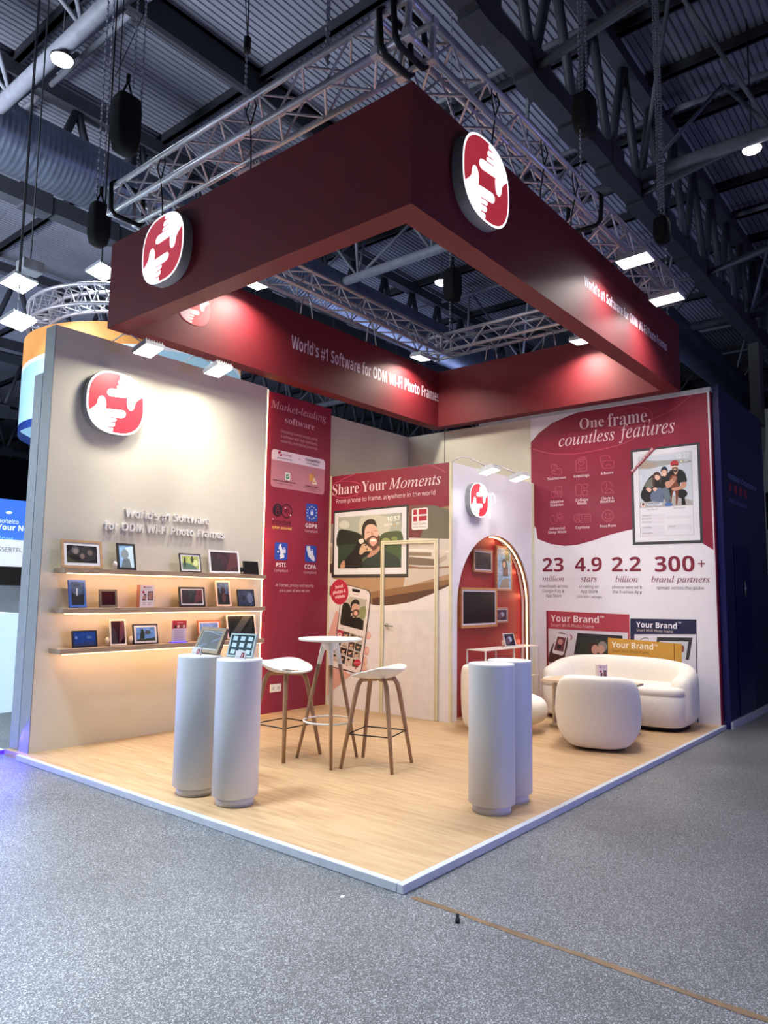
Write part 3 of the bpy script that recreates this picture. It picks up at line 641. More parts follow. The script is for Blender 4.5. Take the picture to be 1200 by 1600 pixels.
g.poly([(545, 900), (580, 880), (640, 885), (655, 920), (600, 935), (550, 930)], '4A6EA8', 4.6, 3)
g.rrect(285, 872, 508, 935, .02, 'C4CCDA', 5.3); g.text('Family photo', 'B', 300, 902, 470, 898, 22, '38404E', 5.6); g.text('from mum', 'R', 302, 926, 440, 924, 18, '38404E', 5.6); g.ell(232, 912, 34, 36, 'E6DCD8', 5.3); g.ell(232, 918, 18, 22, 'C89A88', 5.5); g.ell(234, 900, 20, 14, '1A1618', 5.7)
for t, x0, y0, x1 in (('Tue 12 Aug, 2025', 288, 990, 448), ('Wed 13 Aug, 2025', 665, 968, 838), ('Tidy winter coats', 215, 1080, 342), ('Book train ride', 215, 1122, 348), ('Anna’s birthday', 215, 1172, 355), ('Anna’s birthday', 218, 1250, 355), ('Beach photo', 598, 1234, 702), ('Dance practice', 222, 1332, 368)): g.text(t, 'R', x0, y0, x1, y0 - 6, 20, '4A4A54', 3.6)
for y0 in (1040, 1085, 1140, 1210, 1290): g.poly([(205, y0 + 10), (540, y0), (542, y0 + 40 if y0 < 1200 else y0 + 70), (207, y0 + 45 if y0 < 1200 else y0 + 80)], 'D6D2DE', 3.3)
g.poly([(560, 1075), (935, 1062), (936, 1098), (560, 1110)], 'D6D2DE', 3.3); g.poly([(580, 1200), (935, 1188), (938, 1258), (582, 1270)], 'D6D2DE', 3.3)
g.poly([(40, 455), (362, 75), (435, 78), (48, 492)], MAR, 6); g.poly([(40, 410), (48, 492), (36, 486)], MAR, 6); g.text('NEW CALENDAR FEATURE', 'B', 78, 440, 382, 108, 30, 'F0DCE2', 6.4, diag=True)
# statistics
g.crop(830, 850, 4.138)
NC = '7A1F38'
for t, x0, y0, x1, y1, h in (('23', 74, 178, 210, 178, 88), ('4.9', 283, 177, 458, 177, 90), ('2.2', 522, 177, 710, 176, 92), ('300', 800, 178, 1058, 177, 98)): g.text(t, 'B', x0, y0, x1, y1, h, NC)
g.poly([(1078, 123), (1124, 123), (1124, 131), (1078, 131)], NC, 2); g.poly([(1097, 104), (1105, 104), (1105, 150), (1097, 150)], NC, 2.2)
for t, x0, y0, x1, y1, h in (('million', 74, 241, 212, 242, 36), ('stars', 320, 244, 425, 244, 34), ('billion', 546, 245, 690, 246, 38), ('brand partners', 778, 247, 1155, 248, 40)): g.text(t, 'I', x0, y0, x1, y1, h, NC)
for t, x0, y0, x1 in (('downloads across', 54, 281, 235), ('Google Play &', 72, 312, 215), ('App Store', 94, 342, 195), ('in rating on', 313, 284, 436), ('App Store', 320, 315, 430), ('(500.000+ ratings)', 296, 347, 456), ('photos sent with', 524, 287, 716), ('the Frameo App', 526, 318, 716), ('spread across the globe', 812, 292, 1118)):
    g.text(t, 'R', x0, y0, x1, y0 + 2, 15 if t[0] == '(' else 20, '4A3A48')
# printed boxes
g.crop(840, 940, 4.615)
g.poly([(62, 66), (650, 92), (662, 92), (672, 900), (70, 900)], 'A83A4A', 1.2); g.poly([(76, 194), (650, 225), (660, 900), (84, 900)], 'CDC8D2', 1.6); g.poly([(62, 66), (76, 72), (84, 900), (70, 900)], '7A2434', 1.7)
g.text('Your Brand', 'B', 95, 138, 442, 158, 48, 'EEDDE2', 2.2); g.text('TM', 'B', 448, 116, 480, 118, 13, 'EEDDE2', 2.2); g.text('Smart Wi-Fi Photo Frame', 'R', 96, 178, 406, 194, 24, 'E0B8C0', 2.2)
g.poly([(80, 400), (100, 330), (125, 280), (150, 225), (212, 240), (215, 320), (200, 380), (190, 420), (90, 440)], '4A302C', 1.9, 3); g.poly([(148, 228), (205, 236), (214, 250), (190, 378), (175, 388), (112, 372), (106, 360), (136, 236)], 'D8D4DA', 2.1); g.poly([(145, 250), (205, 262), (186, 362), (118, 348)], '6A3A44', 2.3); g.ell(165, 290, 18, 20, 'C08A80', 2.5); g.ell(155, 325, 16, 16, '2A1A1E', 2.5)
for r_ in (14, 24): g.line([(228 + r_ * .4, 238), (236 + r_ * .6, 256), (230 + r_ * .4, 276)], .006, 'A02840', 2.2, sm=3)
g.poly([(288, 226), (612, 246), (620, 380), (262, 380)], '2A2A30', 2.2); g.poly([(310, 262), (520, 275), (520, 380), (295, 380)], '2E352C', 2.5); g.ell(400, 330, 38, 40, '3A2622', 2.8); g.ell(415, 345, 26, 34, 'C09080', 3); g.ell(468, 325, 34, 40, '8A8078', 2.9); g.ell(458, 345, 26, 32, 'C09080', 3.1)
g.poly([(668, 122), (1145, 130), (1160, 900), (670, 900)], '1A1E44', 1.2); g.poly([(698, 236), (1142, 236), (1152, 900), (700, 900)], 'D4D2DE', 1.6)
g.text('Your Brand', 'B', 712, 190, 1005, 190, 42, 'E8E6F0', 2.2); g.text('TM', 'B', 1012, 158, 1035, 158, 12, 'E8E6F0', 2.2); g.text('Smart Wi-Fi Photo Frame', 'R', 714, 220, 976, 220, 20, 'D8C8B8', 2.2)
g.poly([(862, 256), (1118, 260), (1092, 420), (840, 420)], '303036', 2.2); g.poly([(880, 284), (1088, 288), (1068, 420), (860, 420)], 'C4C8D4', 2.5); g.ell(1045, 340, 14, 26, '8A4A44', 2.8); g.line([(742, 275), (770, 262), (800, 264), (796, 285)], .008, '3A3A44', 2.2)
g.poly([(508, 260), (1040, 304), (1044, 900), (512, 900)], 'C8963E', 3.4); g.line([(985, 302), (988, 600)], .008, '7A5020', 3.7)
g.text('Your Brand', 'B', 536, 326, 835, 350, 44, 'EFE6D8', 3.9); g.text('TM', 'B', 838, 320, 866, 322, 12, 'EFE6D8', 3.9); g.text('Smart Wi-Fi Photo Frame', 'R', 538, 362, 804, 382, 22, '5A3A18', 3.9)
g.build('printed_graphic', wgr)

# ================================================================== HANGING FASCIA
FX0, FX1, FY0, FY1, FZ0, FZ1, FT = .48, 5.845, .36, 3.97, 3.875, 4.71, .18
fa = empty('hanging_fascia', (3.2, 2.1, FZ0), label='square dark red fabric fascia hung below the silver truss over the stand', cat='fascia')
BOX('front_left_panel', (FX0, FX0 + FT, FY0 + FT, FY1, FZ0, FZ1), M_fascia, fa)
BOX('front_right_panel', (FX0, FX1, FY0, FY0 + FT - .0005, FZ0, FZ1), M_fascia, fa)
BOX('back_left_panel', (FX0 + FT + .0005, FX1, FY1 - FT, FY1, FZ0, FZ1), M_fascia, fa)
BOX('back_right_panel', (FX1 - FT, FX1, FY0 + FT + .0005, FY1 - FT - .0005, FZ0, FZ1), M_fascia, fa)
g = print_y(FY1 - FT)
g.text('World’s #1 Software for ODM Wi-Fi Photo Frames', 'B', 455, 549, 686, 624, 22, mat('fascia_lettering', 'D9C3CF', .5), 1)
g.build('white_lettering', fa)
g = print_y(FY0)
g.text('World’s #1 Software for ODM Wi-Fi Photo Frames', 'B', 913, 447, 1042, 548, 17, mat('fascia_lettering', 'D9C3CF', .5), 1)
g.build('white_lettering', fa)

# ---- logo sign
LC = (595, 662)
_c = ony(120 + LC[0] / 10.909, 570 + LC[1] / 10.909, 4.08)
def lg(X, Y):
    p = ony(120 + X / 10.909, 570 + Y / 10.909, 4.08); return ((p.x - _c.x) / .295, (p.z - _c.z) / .295)
hand = [(1062, 540), (1000, 585), (940, 625), (905, 665), (893, 735), (868, 775), (830, 788), (795, 768), (772, 720), (765, 650), (768, 600), (780, 575), (700, 570), (520, 548), (470, 535), (441, 500), (441, 460), (465, 425), (505, 415), (600, 424), (742, 446), (742, 434), (612, 413), (595, 395), (605, 368), (635, 360), (740, 371), (740, 359), (632, 345), (619, 325), (628, 290), (655, 277), (742, 284), (742, 272), (664, 260), (653, 240), (660, 212), (676, 190)]
hand = [lg(*p) for p in hand]
def sq(r, n=2.5, k=56):
    o = []
    for i in range(k):
        a = 2 * PI * i / k; c, s = math.cos(a), math.sin(a); o.append((r * math.copysign(abs(c) ** (2 / n), c), r * math.copysign(abs(s) ** (2 / n), s)))
    return o
def hand_poly():
    # close along the white rim: from last (top) clockwise to first (right)
    a1 = math.atan2(hand[-1][1], hand[-1][0]); a0 = math.atan2(hand[0][1], hand[0][0]); rim = []
    for i in range(13):
        a = a1 + (a0 - a1) * i / 12; c, s = math.cos(a), math.sin(a); n = 2.5; r = .955 / (abs(c) ** n + abs(s) ** n) ** (1 / n); rim.append((r * c, r * s))
    return hand + rim
M_lw = mat('lit_white_acrylic', 'FFFFFF', .4, emit=1.0, emc='FFFFFF'); M_lr = mat('lit_red_acrylic', 'C83040', .4, emit=.42, emc='E0404E')
def logo_sign(cen, U, rad, depth, label, power=1, name='logo_sign', flat=False, par=None):
    U = Vector(U); V = Vector((0, 0, 1)); N = U.cross(V)
    P0 = Vector(cen)
    root = par
    if not flat:
        root = empty(name, P0, label=label, cat='sign', group=None)
        bm = bmesh.new(); A = sq(rad); fr = [bm.verts.new(P0 + U * a + V * b + N * depth) for a, b in A]; bk = [bm.verts.new(P0 + U * a + V * b + N * .001) for a, b in A]
        n = len(A)
        for i in range(n): bm.faces.new((bk[i], bk[(i + 1) % n], fr[(i + 1) % n], fr[i]))
        bm.faces.new(bk[::-1]); bm.faces.new(fr); finish(bm, 'grey_case', mat('sign_case', '9A9CA4', .5), root)
    g = Print(P0 + N * (depth if not flat else 0), U, V)
    mw, mr = (M_lw, M_lr) if not flat else (mat('print_white', 'E8C8CC', .6), mat('print_red', 'C84650', .6))
    sc = lambda pts, k=1: [(a * rad * k, b * rad * k) for a, b in pts]
    if not flat: g.raw(sc(sq(1)), mw, .5)
    g.raw(sc(sq(.945 if not flat else 1)), mr, 1.3)
    h = hand_poly(); g.raw(sc(h), mw, 2.1); g.raw(sc([(-a, -b) for a, b in h]), mw, 2.1)
    g.build('lit_logo_face' if not flat else 'printed_logo', root)
    return root
c1 = ony(174, 632, 4.16)
logo_sign((.68, 4.16, 3.21), (1, 0, 0), .305, .08, 'round red and white hands logo light box on the cream wall')
logo_sign((FX0, 2.975, 4.335), (0, -1, 0), .305, .09, 'round hands logo light box on the dark left side of the fascia')
logo_sign((1.245, FY0, 4.35), (1, 0, 0), .315, .09, 'largest lit hands logo, on the right side of the fascia near its corner')
logo_sign((4.365, YA, 2.535), (1, 0, 0), .205, .07, 'small hands logo light box above the red arch')
cc = ony(303, 478, FY1 - FT)
logo_sign((cc.x, FY1 - FT - .002, cc.z), (1, 0, 0), .20, 0, None, flat=True, par=fa)

# raised letters on the left wall
g = print_y(4.16)
M_let = mat('raised_white_letters', 'E9E6E6', .45)
g.crop(150, 780, 5.714)
g.text('World’s #1 Software', 'B', 250, 165, 1000, 222, 75, M_let, 1, ext=.03)
g.text('for ODM Wi-Fi Photo Frames', 'B', 62, 278, 1132, 345, 78, M_let, 1, ext=.03)
g.build('raised_lettering', wl)

# ================================================================== FLOOD LAMPS
def flood(loc, target, label, w_=.2, h_=.15, power=60, color=(1, .95, .85), arm_from=None, spot=95, group=None, m=None, lamp=True, cat='lamp', rod=False):
    loc = Vector(loc); q = (Vector(target) - loc).to_track_quat('-Z', 'Y'); M = Matrix.Translation(loc) @ q.to_matrix().to_4x4()
    root = empty('flood_lamp', loc, label=label, cat=cat, group=group); bpy.context.view_layer.update()
    bm = bmesh.new(); box(bm, -w_ / 2, w_ / 2, -h_ / 2, h_ / 2, 0, .035, M=M)
    for i in range(7): x = -w_ / 2 + w_ * (i + .5) / 7; box(bm, x - .004, x + .004, -h_ / 2 + .01, h_ / 2 - .01, .035, .06, M=M)
    hs = finish(bm, 'lamp_housing', mat('lamp_housing', 'C9CCD2', .45, metal=.3), root)
    bm = bmesh.new(); box(bm, -w_ / 2 + .008, w_ / 2 - .008, -h_ / 2 + .008, h_ / 2 - .008, -.004, -.0005, M=M); finish(bm, 'lit_glass', m or M_lamp, hs)
    if arm_from is not None:
        bm = bmesh.new(); p = M @ Vector((0, 0, .05)); a = Vector(arm_from); mid = Vector((p.x, p.y, max(a.z, p.z) + .03)) * .5 + Vector((a.x, a.y, max(a.z, p.z) + .05)) * .5
        sweep(bm, [a, a + (mid - a) * .6 + Vector((0, 0, .03)), mid, p], .007, 6); finish(bm, 'lamp_arm', M_alu, root)
    if rod:
        bm = bmesh.new(); p = M @ Vector((0, 0, .05)); tube(bm, p, (p.x, p.y, 11.9), .008, 6); finish(bm, 'hanging_rod', M_dksteel, root)
    if lamp:
        light('AREA', M @ Vector((0, 0, -.02)), M @ Vector((0, 0, -1)), power, color, w_, h_, spread=spot, name='flood_light', parent=root)
    return root
WARM = (1, .93, .80)
p = ony(232, 548, 3.72); flood(p, (p.x, p.y - .22, p.z - 1), 'left flood lamp on the top edge of the cream wall', power=20, color=(1, .95, .80), arm_from=(p.x - .12, 4.18, HW), spot=180, m=M_lampw, w_=.20, h_=.24)
p = ony(341, 580, 3.72); flood(p, (p.x, p.y - .22, p.z - 1), 'right flood lamp on the top edge of the cream wall', power=20, color=(1, .95, .80), arm_from=(p.x - .12, 4.18, HW), spot=180, m=M_lampw, w_=.20, h_=.24)
p = ony(765, 737, 1.92); flood(p, (p.x, p.y - .25, p.z - 1), 'left spot lamp above the small arch wall logo', power=3, color=(1, .96, .9), arm_from=(p.x - .15, 2.36, HS), spot=180, m=M_lampw, w_=.17, h_=.2)
p = ony(812, 748, 1.92); flood(p, (p.x, p.y - .25, p.z - 1), 'right spot lamp on the arch wall, nearer the printed wall', power=3, color=(1, .96, .9), arm_from=(p.x - .15, 2.36, HS), spot=180, m=M_lampw, w_=.17, h_=.2)
# inside the fascia
p = ony(397, 445, 3.5); flood(p, (p.x, 3.56, 3.9), 'flood lamp over the inner red fascia beside the left side panel', power=27, color=WARM, arm_from=(p.x, 3.7, 4.98), spot=150, w_=.25, h_=.18)
p = ony(657, 560, 3.5); flood(p, (p.x, 3.56, 3.9), 'flood lamp shining on the far end of the inner fascia lettering', power=27, color=WARM, arm_from=(p.x, 3.7, 4.98), spot=150, w_=.25, h_=.18)
p = onx(907, 534, 5.35); flood(p, (5.4, p.y, 3.9), 'flood lamp over the inner face of the back right fascia', power=25, color=WARM, arm_from=(5.55, p.y, 4.98), spot=150, w_=.2, h_=.25)
# outside right
p = ony(992, 408, .03); flood((p.x, .03, p.z), (p.x, .0, p.z - 1), 'bright flood lamp outside the right fascia, further from the stand end', power=22, color=(1, .93, .88), arm_from=(p.x, .33, 4.98), spot=140, w_=.22, h_=.3)
p = ony(1042, 468, .03); flood((p.x, .03, p.z), (p.x, .0, p.z - 1), 'bright flood lamp at the far right end outside the fascia', power=22, color=(1, .93, .88), arm_from=(p.x, .33, 4.98), spot=140, w_=.22, h_=.3)
# general downlight of the stand: unseen flood lamps added behind the near fascia
for (x, y) in ((.56, 2.2), (2.6, .5), (4.4, .5)):
    flood((x + (.2 if x < 1 else 0), y + (0 if x < 1 else .25), 4.90), (x + .6 * (3.0 - x), y + .6 * (2.4 - y), 0), 'added unseen flood lamp on the truss behind the near fascia side', power=27, color=(1, .92, .82), arm_from=(x, y, 4.99), spot=120, w_=.25, h_=.2, group='added downlights behind the near fascia')

# ================================================================== SILVER TRUSS SQUARE
TZ0, TZ1 = 5.0, 5.255; TW = .265
def truss_run(root, a, b, wdir, w_, h_, r=.025, rb=.0105, bay=.48):
    """box truss from a to b (bottom outer chord), width along wdir, height up"""
    a = Vector(a); b = Vector(b); wd = Vector(wdir) * w_; up = Vector((0, 0, h_)); L = (b - a).length; d = (b - a).normalized(); n = max(2, round(L / bay))
    for off in (Vector(), wd, up, wd + up):
        bm = bmesh.new(); tube(bm, a + off, b + off, r, 12); finish(bm, 'chord', M_alu, root)
    for o1, o2, nm in ((Vector(), wd, 0), (up, wd + up, 1), (Vector(), up, 0), (wd, wd + up, 1)):
        bm = bmesh.new()
        for i in range(n):
            t0 = a + d * (L * i / n); t1 = a + d * (L * (i + .5) / n); t2 = a + d * (L * (i + 1) / n)
            p, q = (o1, o2) if nm == 0 else (o2, o1)
            tube(bm, t0 + p, t1 + q, rb, 6, cap=False); tube(bm, t1 + q, t2 + p, rb, 6, cap=False)
        tube(bm, a + o1, a + o2, rb * 1.3, 6); tube(bm, b + o1, b + o2, rb * 1.3, 6)
        finish(bm, 'lattice_brace', M_alu, root)
TX0, TX1, TY0, TY1 = .43, 5.90, .36, 3.98
tr = empty('truss_square', (3, 2, TZ0), label='square of silver lattice truss hanging above the red fascia', cat='truss'); bpy.context.view_layer.update()
truss_run(tr, (TX0, TY0 + TW, TZ0), (TX0, TY1, TZ0), (1, 0, 0), TW, TZ1 - TZ0)
truss_run(tr, (TX0 + TW, TY0, TZ0), (TX1, TY0, TZ0), (0, 1, 0), TW, TZ1 - TZ0)
truss_run(tr, (TX0 + TW, TY1 - TW, TZ0), (TX1 - TW, TY1 - TW, TZ0), (0, 1, 0), TW, TZ1 - TZ0)
truss_run(tr, (TX1 - TW, TY0 + TW, TZ0), (TX1 - TW, TY1 - TW, TZ0), (1, 0, 0), TW, TZ1 - TZ0)
for cx, cy in ((TX0, TY0), (TX1 - TW, TY1 - TW)):
    bm = bmesh.new(); P = [Vector((cx + i * TW, cy + j * TW, TZ0 + k * (TZ1 - TZ0))) for i in (0, 1) for j in (0, 1) for k in (0, 1)]
    for i in range(8):
        for j in range(i + 1, 8):
            if bin(i ^ j).count('1') == 1: tube(bm, P[i], P[j], .024, 12)
        box(bm, P[i].x - .033, P[i].x + .033, P[i].y - .033, P[i].y + .033, P[i].z - .033, P[i].z + .033)
    tube(bm, P[0], P[6], .01, 6); tube(bm, P[1], P[7], .01, 6)
    finish(bm, 'corner_block', M_alu, tr, bevel=.01)
# black straps, cable bundles on the truss
for i, (x, y, ax) in enumerate(((TX0 + .13, .49, 'c'), (3.4, TY0 + .13, 'x'), (TX0 + .13, 3.86, 'y'), (2.2, TY1 - .13, 'x'))):
    bm = bmesh.new(); hw = .17; z0, z1 = TZ0 - .045, TZ1 + .045
    for k in ((-.06, .06) if ax == 'c' else (0,)):
        if ax == 'x': lp = [(x + k, y - hw, z0), (x + k, y + hw, z0), (x + k + .05, y + hw, z1), (x + k + .05, y - hw, z1)]
        else: lp = [(x - hw, y + k, z0), (x + hw, y + k, z0), (x + hw, y + k + .03, z1), (x - hw, y + k + .03, z1)]
        pts = []
        for a, b in zip(lp, lp[1:] + lp[:1]):
            for t in (0.12, .5, .88): pts.append(Vector(a).lerp(Vector(b), t))
        sweep(bm, pts, .021, 8, closed=True)
    finish(bm, 'black_strap', M_blackcl, tr)
for (x, y) in ((TX0, 1.9), (TX0, 3.1), (1.5, TY0), (2.3, TY0), (2.9, TY0)):
    bm = bmesh.new(); dx = .03 if y == TY0 else 0; dy = 0 if y == TY0 else .03
    for s_ in (-1, 1):
        sweep(bm, [(x + s_ * dx, y + s_ * dy, TZ1 - .02), (x - .03 + s_ * dx * 2, y - .03 + s_ * dy * 2, TZ1 - .12), (x - .02, y - .02, TZ0), (x + .05, y + .05, TZ0 - .15), (x + .07, y + .07, FZ1 - .02)], .006, 6)
    finish(bm, 'safety_cable', M_black, tr)
for (x, y) in ((1.6, TY1 - .2), (2.9, TY1 - .2), (4.1, TY1 - .2), (TX1 - .2, 2.9), (TX1 - .2, 2.0)):
    bm = bmesh.new()
    for s_ in (-.1, .1):
        dx, dy = (s_, 0) if y > 3.5 else (0, s_)
        sweep(bm, [(x, y, TZ0 + .02), (x + dx * .7, y + dy * .7, TZ0 - .1), (x + dx, y + dy, FZ1)], .009, 6)
    finish(bm, 'hanging_sling', M_chrome, tr)

# ---- chains, cables and hoists
def chain(root, x, y, z0, z1, nm='chain'):
    bm = bmesh.new(); z = z0; k = 0
    while z < z1:
        dx, dy = (.019, .006) if k % 2 else (.006, .019)
        vs = [bm.verts.new(p) for p in ((x, y, z), (x + dx, y + dy, z + .03), (x - dx, y - dy, z + .03), (x + dy * .8, y - dx * .8, z + .03), (x - dy * .8, y + dx * .8, z + .03), (x, y, z + .06))]
        for f in ((0, 3, 1), (0, 1, 4), (0, 4, 2), (0, 2, 3), (5, 1, 3), (5, 4, 1), (5, 2, 4), (5, 3, 2)): bm.faces.new([vs[i] for i in f])
        z += .048; k += 1
    finish(bm, nm, M_chain, root)
def cable(root, pts, r=.006, nm='cable'):
    bm = bmesh.new(); sweep(bm, pts, r, 6); finish(bm, nm, M_black, root)
def hoist(x, y, zb, h, wd, label, lower=(), chains=(), sag=True):
    r = empty('chain_hoist', (x, y, zb), label=label, cat='hoist'); bpy.context.view_layer.update()
    bm = bmesh.new(); loft(bm, [(zb, x, y, wd * .25, wd * .22, 3), (zb + .03, x, y, wd * .42, wd * .36, 3.5), (zb + h * .3, x, y, wd * .5, wd * .42, 5), (zb + h * .75, x, y, wd * .5, wd * .42, 5), (zb + h * .95, x, y, wd * .47, wd * .38, 5), (zb + h, x, y, wd * .40, wd * .30, 5)], 24)
    finish(bm, 'chain_bag', M_blackcl, r, smooth=True)
    bm = bmesh.new(); 
    for s_ in (-1, 1): sweep(bm, [(x + s_ * wd * .3, y, zb + h * .93), (x + s_ * wd * .12, y, zb + h * 1.15), (x, y, zb + h * 1.3)], (.012), 6)
    tube(bm, (x, y, zb + h * 1.28), (x, y, zb + h * 1.42), .022, 8); finish(bm, 'lifting_hook', M_black, r)
    for (dx, dy, z0, z1) in chains: chain(r, x + dx, y + dy, z0, z1)
    for (dx, dy, z0, z1) in lower: cable(r, [(x + dx, y + dy, z0), (x + dx * 1.02, y + dy, z1)])
    return r
p = ony(194, 240, 4.3); hoist(p.x, 4.3, p.z, .62, .27, 'black chain bag with twin chains hanging above the left end of the truss', chains=((.06, 0, p.z + .75, 11.9), (.17, .02, 5.25, 11.9)), lower=((-.1, 0, p.z + .5, 11.9),))
p = ony(153, 385, 5.2); hoist(p.x, 5.2, p.z, .50, .22, 'lower black motor bag on bundled chains left of the fascia', chains=((-.05, 0, p.z + .5, 11.9), (.02, 0, p.z + .5, 11.9)), lower=((.08, .05, p.z - .2, 11.9), (.05, -.02, p.z + .3, 11.9)))
p = ony(914, 210, .62); hoist(p.x, .62, p.z, .42, .25, 'black hoist with sagging chains above the right truss', chains=((-.04, 0, p.z + .4, 11.9), (-.07, .02, 5.27, 11.9), (.0, -.03, p.z + .45, 11.9)))
p = ony(899, 380, 1.2) if False else onx(899, 380, 5.7)
p = ony(1035, 380, .9); hoist(p.x, .9, p.z, .36, .24, 'small black hoist behind the far right end of the truss', chains=((-.03, 0, p.z + .4, 11.9), (.05, 0, p.z + .4, 11.9), (.12, 0, 5.3, 11.9), (.0, .04, p.z + .5, 11.9)))
p = onx(707, 472, 5.8); hoist(5.8, p.y, p.z, .5, .26, 'black motor above the back corner of the truss', chains=((-.02, 0.03, 5.3, 11.9),), lower=((0, 0, 5.3, p.z),))
for (u, v0, lab) in ((337, 250, 'pair of fine chains dropping to the middle of the left truss side'), (384, 130, 'hooked steel chain above the left truss side')):
    pp = onx(u if u > 350 else 512, v0 if u > 350 else 60, TX0 + .13)
    r = empty('hanging_chain', (TX0 + .13, pp.y, TZ1), label=lab, cat='chain'); bpy.context.view_layer.update()
    if u < 350: chain(r, TX0 + .12, pp.y, 5.3, 11.9, 'steel_chain'); chain(r, TX0 + .16, pp.y + .02, 5.3, 11.9, 'steel_chain')
    else:
        chain(r, TX0 + .13, pp.y, 5.27, 6.0, 'steel_chain'); cable(r, [(TX0 + .13, pp.y, 6.0), (TX0 + .15, pp.y, 11.9)], .006, 'steel_cable'); cable(r, [(TX0 + .13, pp.y, 6.0), (TX0 - .5, pp.y + .1, 11.9)], .004, 'steel_cable')
        bm = bmesh.new(); tube(bm, (TX0 + .13, pp.y, 5.85), (TX0 + .13, pp.y, 5.98), .03, 8); finish(bm, 'shackle', M_black, r)
# loose cable over the left
r = empty('guy_cable', (1.2, 5, 8), label='thin slanting cable running up from the left chain bag', cat='cable')
cable(r, [onx(180, 120, 1.2), onx(232, 5, 1.6), (1.9, 4.6, 11.9)], .005)

# ================================================================== HALL ROOF STEEL
def beam_obj(name, fn, m, smooth=False, **k):
    bm = bmesh.new(); fn(bm); o = finish(bm, name, m); return tag(o, **k)
pl = [2.6, 5.95, 9.3, 10.98, 12.65, 14.3, 16.0, 17.7, 19.4, 22.7, 26, 29.4, 32.7, 36, 42, 48]
bm = bmesh.new()
for x in pl:
    y0, y1 = (-24, 58) if x not in (10.98, 14.3, 17.7) else (-24, 2.45)
    box(bm, x - .05, x + .05, y0, y1, 11.78, 11.999)
    box(bm, x - .09, x + .09, y0, y1, 11.78, 11.80)
finish(bm, 'roof_purlins', M_dksteel); tag(bpy.data.objects['roof_purlins'], kind='structure')
def roof_truss(yc, m=M_steel):
    bm = bmesh.new(); zb, zt = 9.0, 11.6
    box(bm, -12, 60, yc - .16, yc + .16, zb, zb + .34); box(bm, -12, 60, yc - .14, yc + .14, zt - .1, zt + .2)
    x = -11.6; i = 0
    while x < 58:
        for s_ in (-1, 1):
            top = Vector((x + s_ * .75, yc, zt)); bot = Vector((x, yc, zb + .3)); tube(bm, bot, top, .085, 8)
        box(bm, x - .28, x + .28, yc - .17, yc + .17, zb - .05, zb + .5); x += 1.5 * 1.0 if False else 1.48; i += 1
    o = finish(bm, 'roof_truss', m); tag(o, kind='structure'); return o
for yc in (2.45, 12.0, 21.5, -7.0, 31, 41): roof_truss(yc)
# dark gutter beams midway
for yc in (8.65,):
    bm = bmesh.new(); box(bm, -12, 60, yc - .22, yc - .1, 11.4, 11.98); box(bm, -12, 60, yc - .22, yc + .25, 11.9, 11.98); tube(bm, (-12, yc + .05, 11.6), (60, yc + .05, 11.6), .12, 10)
    x = -11
    while x < 58: tube(bm, (x, yc + .05, 11.55), (x, yc + .05, 11.98), .05, 6); x += 1.4
    tag(finish(bm, 'roof_gutter', M_dksteel), kind='structure')
def cross_truss(x, y0, y1, z=9.46):
    bm = bmesh.new(); tube(bm, (x, y0, z), (x, y1, z), .12, 12); ym = (y0 + y1) / 2; n = 4
    for i in range(n + 1):
        yb = y0 + (y1 - y0) * i / n
        for dx in (-1.6, 1.6):
            for dy in (-1.15, 1.15):
                if y0 < yb + dy < y1: tube(bm, (x, yb, z), (x + dx, yb + dy, 11.8), .04, 8)
    for dx in (-1.65, 1.65): tube(bm, (x + dx, y0, 11.7), (x + dx, y1, 11.7), .06, 8)
    tag(finish(bm, 'roof_cross_truss', mat('grey_steel', '70737E', .6, noise=.08)), kind='structure')
for x in (-7.5, 1.65, 10.3, 19.0, 27.5):
    cross_truss(x, 2.6, 11.9); cross_truss(x, 12.1, 21.4); cross_truss(x, -6.9, 2.3)
bm = bmesh.new()
for x in (6.0, 14.7, 23.4):
    for s_ in (-.0, .35): tube(bm, (x, 2.4, 9.1), (x + s_, -6.9, 10.9), .07, 10)
for x in (10.3,): tube(bm, (x, 2.4, 9.1), (x + .5, -6.9, 11.0), .07, 10)
tag(finish(bm, 'roof_brace_tubes', M_steel), kind='structure')
# ducts
def duct(y, z, r, x0, x1, label):
    bm = bmesh.new(); pts = []; rad = []; x = x0; k = 0
    while x < x1:
        pts += [(x, y, z), (x + .02, y, z), (x + .04, y, z)]; rad += [r, r + .006, r]; x += .10
    sweep(bm, pts, rad, 28); o = finish(bm, 'air_duct', M_duct, smooth=True); tag(o, label, 'duct')
duct(10.6, 9.35, .58, -10, 58, 'large ribbed galvanised air duct under the roof at upper left')
duct(4.4, 9.35, .50, 14, 50, 'ribbed air duct behind the far right end of the truss')
# high bay lamps
def high_bay(p, label, r=.17, tilt=(0, 0)):
    root = empty('high_bay_lamp', p, label=label, cat='lamp'); bpy.context.view_layer.update()
    bm = bmesh.new(); loft(bm, [(p[2], p[0], p[1], r, r, 2), (p[2] + .04, p[0], p[1], r * .95, r * .95, 2), (p[2] + .10, p[0], p[1], r * .4, r * .4, 2)], 24); finish(bm, 'lamp_body', M_black, root)
    bm = bmesh.new(); loft(bm, [(p[2] - .001 - r * .4 * math.sin(t), p[0], p[1], r * .93 * math.cos(t), r * .93 * math.cos(t), 2) for t in (1.45, 1.1, .7, .35, 0)], 24); finish(bm, 'lit_glass', M_lamp, root)
    bm = bmesh.new(); tube(bm, (p[0], p[1], p[2] + .09), (p[0], p[1], 11.9), .012, 6); finish(bm, 'hanging_rod', M_dksteel, root)
    light('SPOT', (p[0], p[1], p[2] - .2), (p[0], p[1], 0), 200, COOL, .12, spot=120, name='high_bay_light', parent=root)
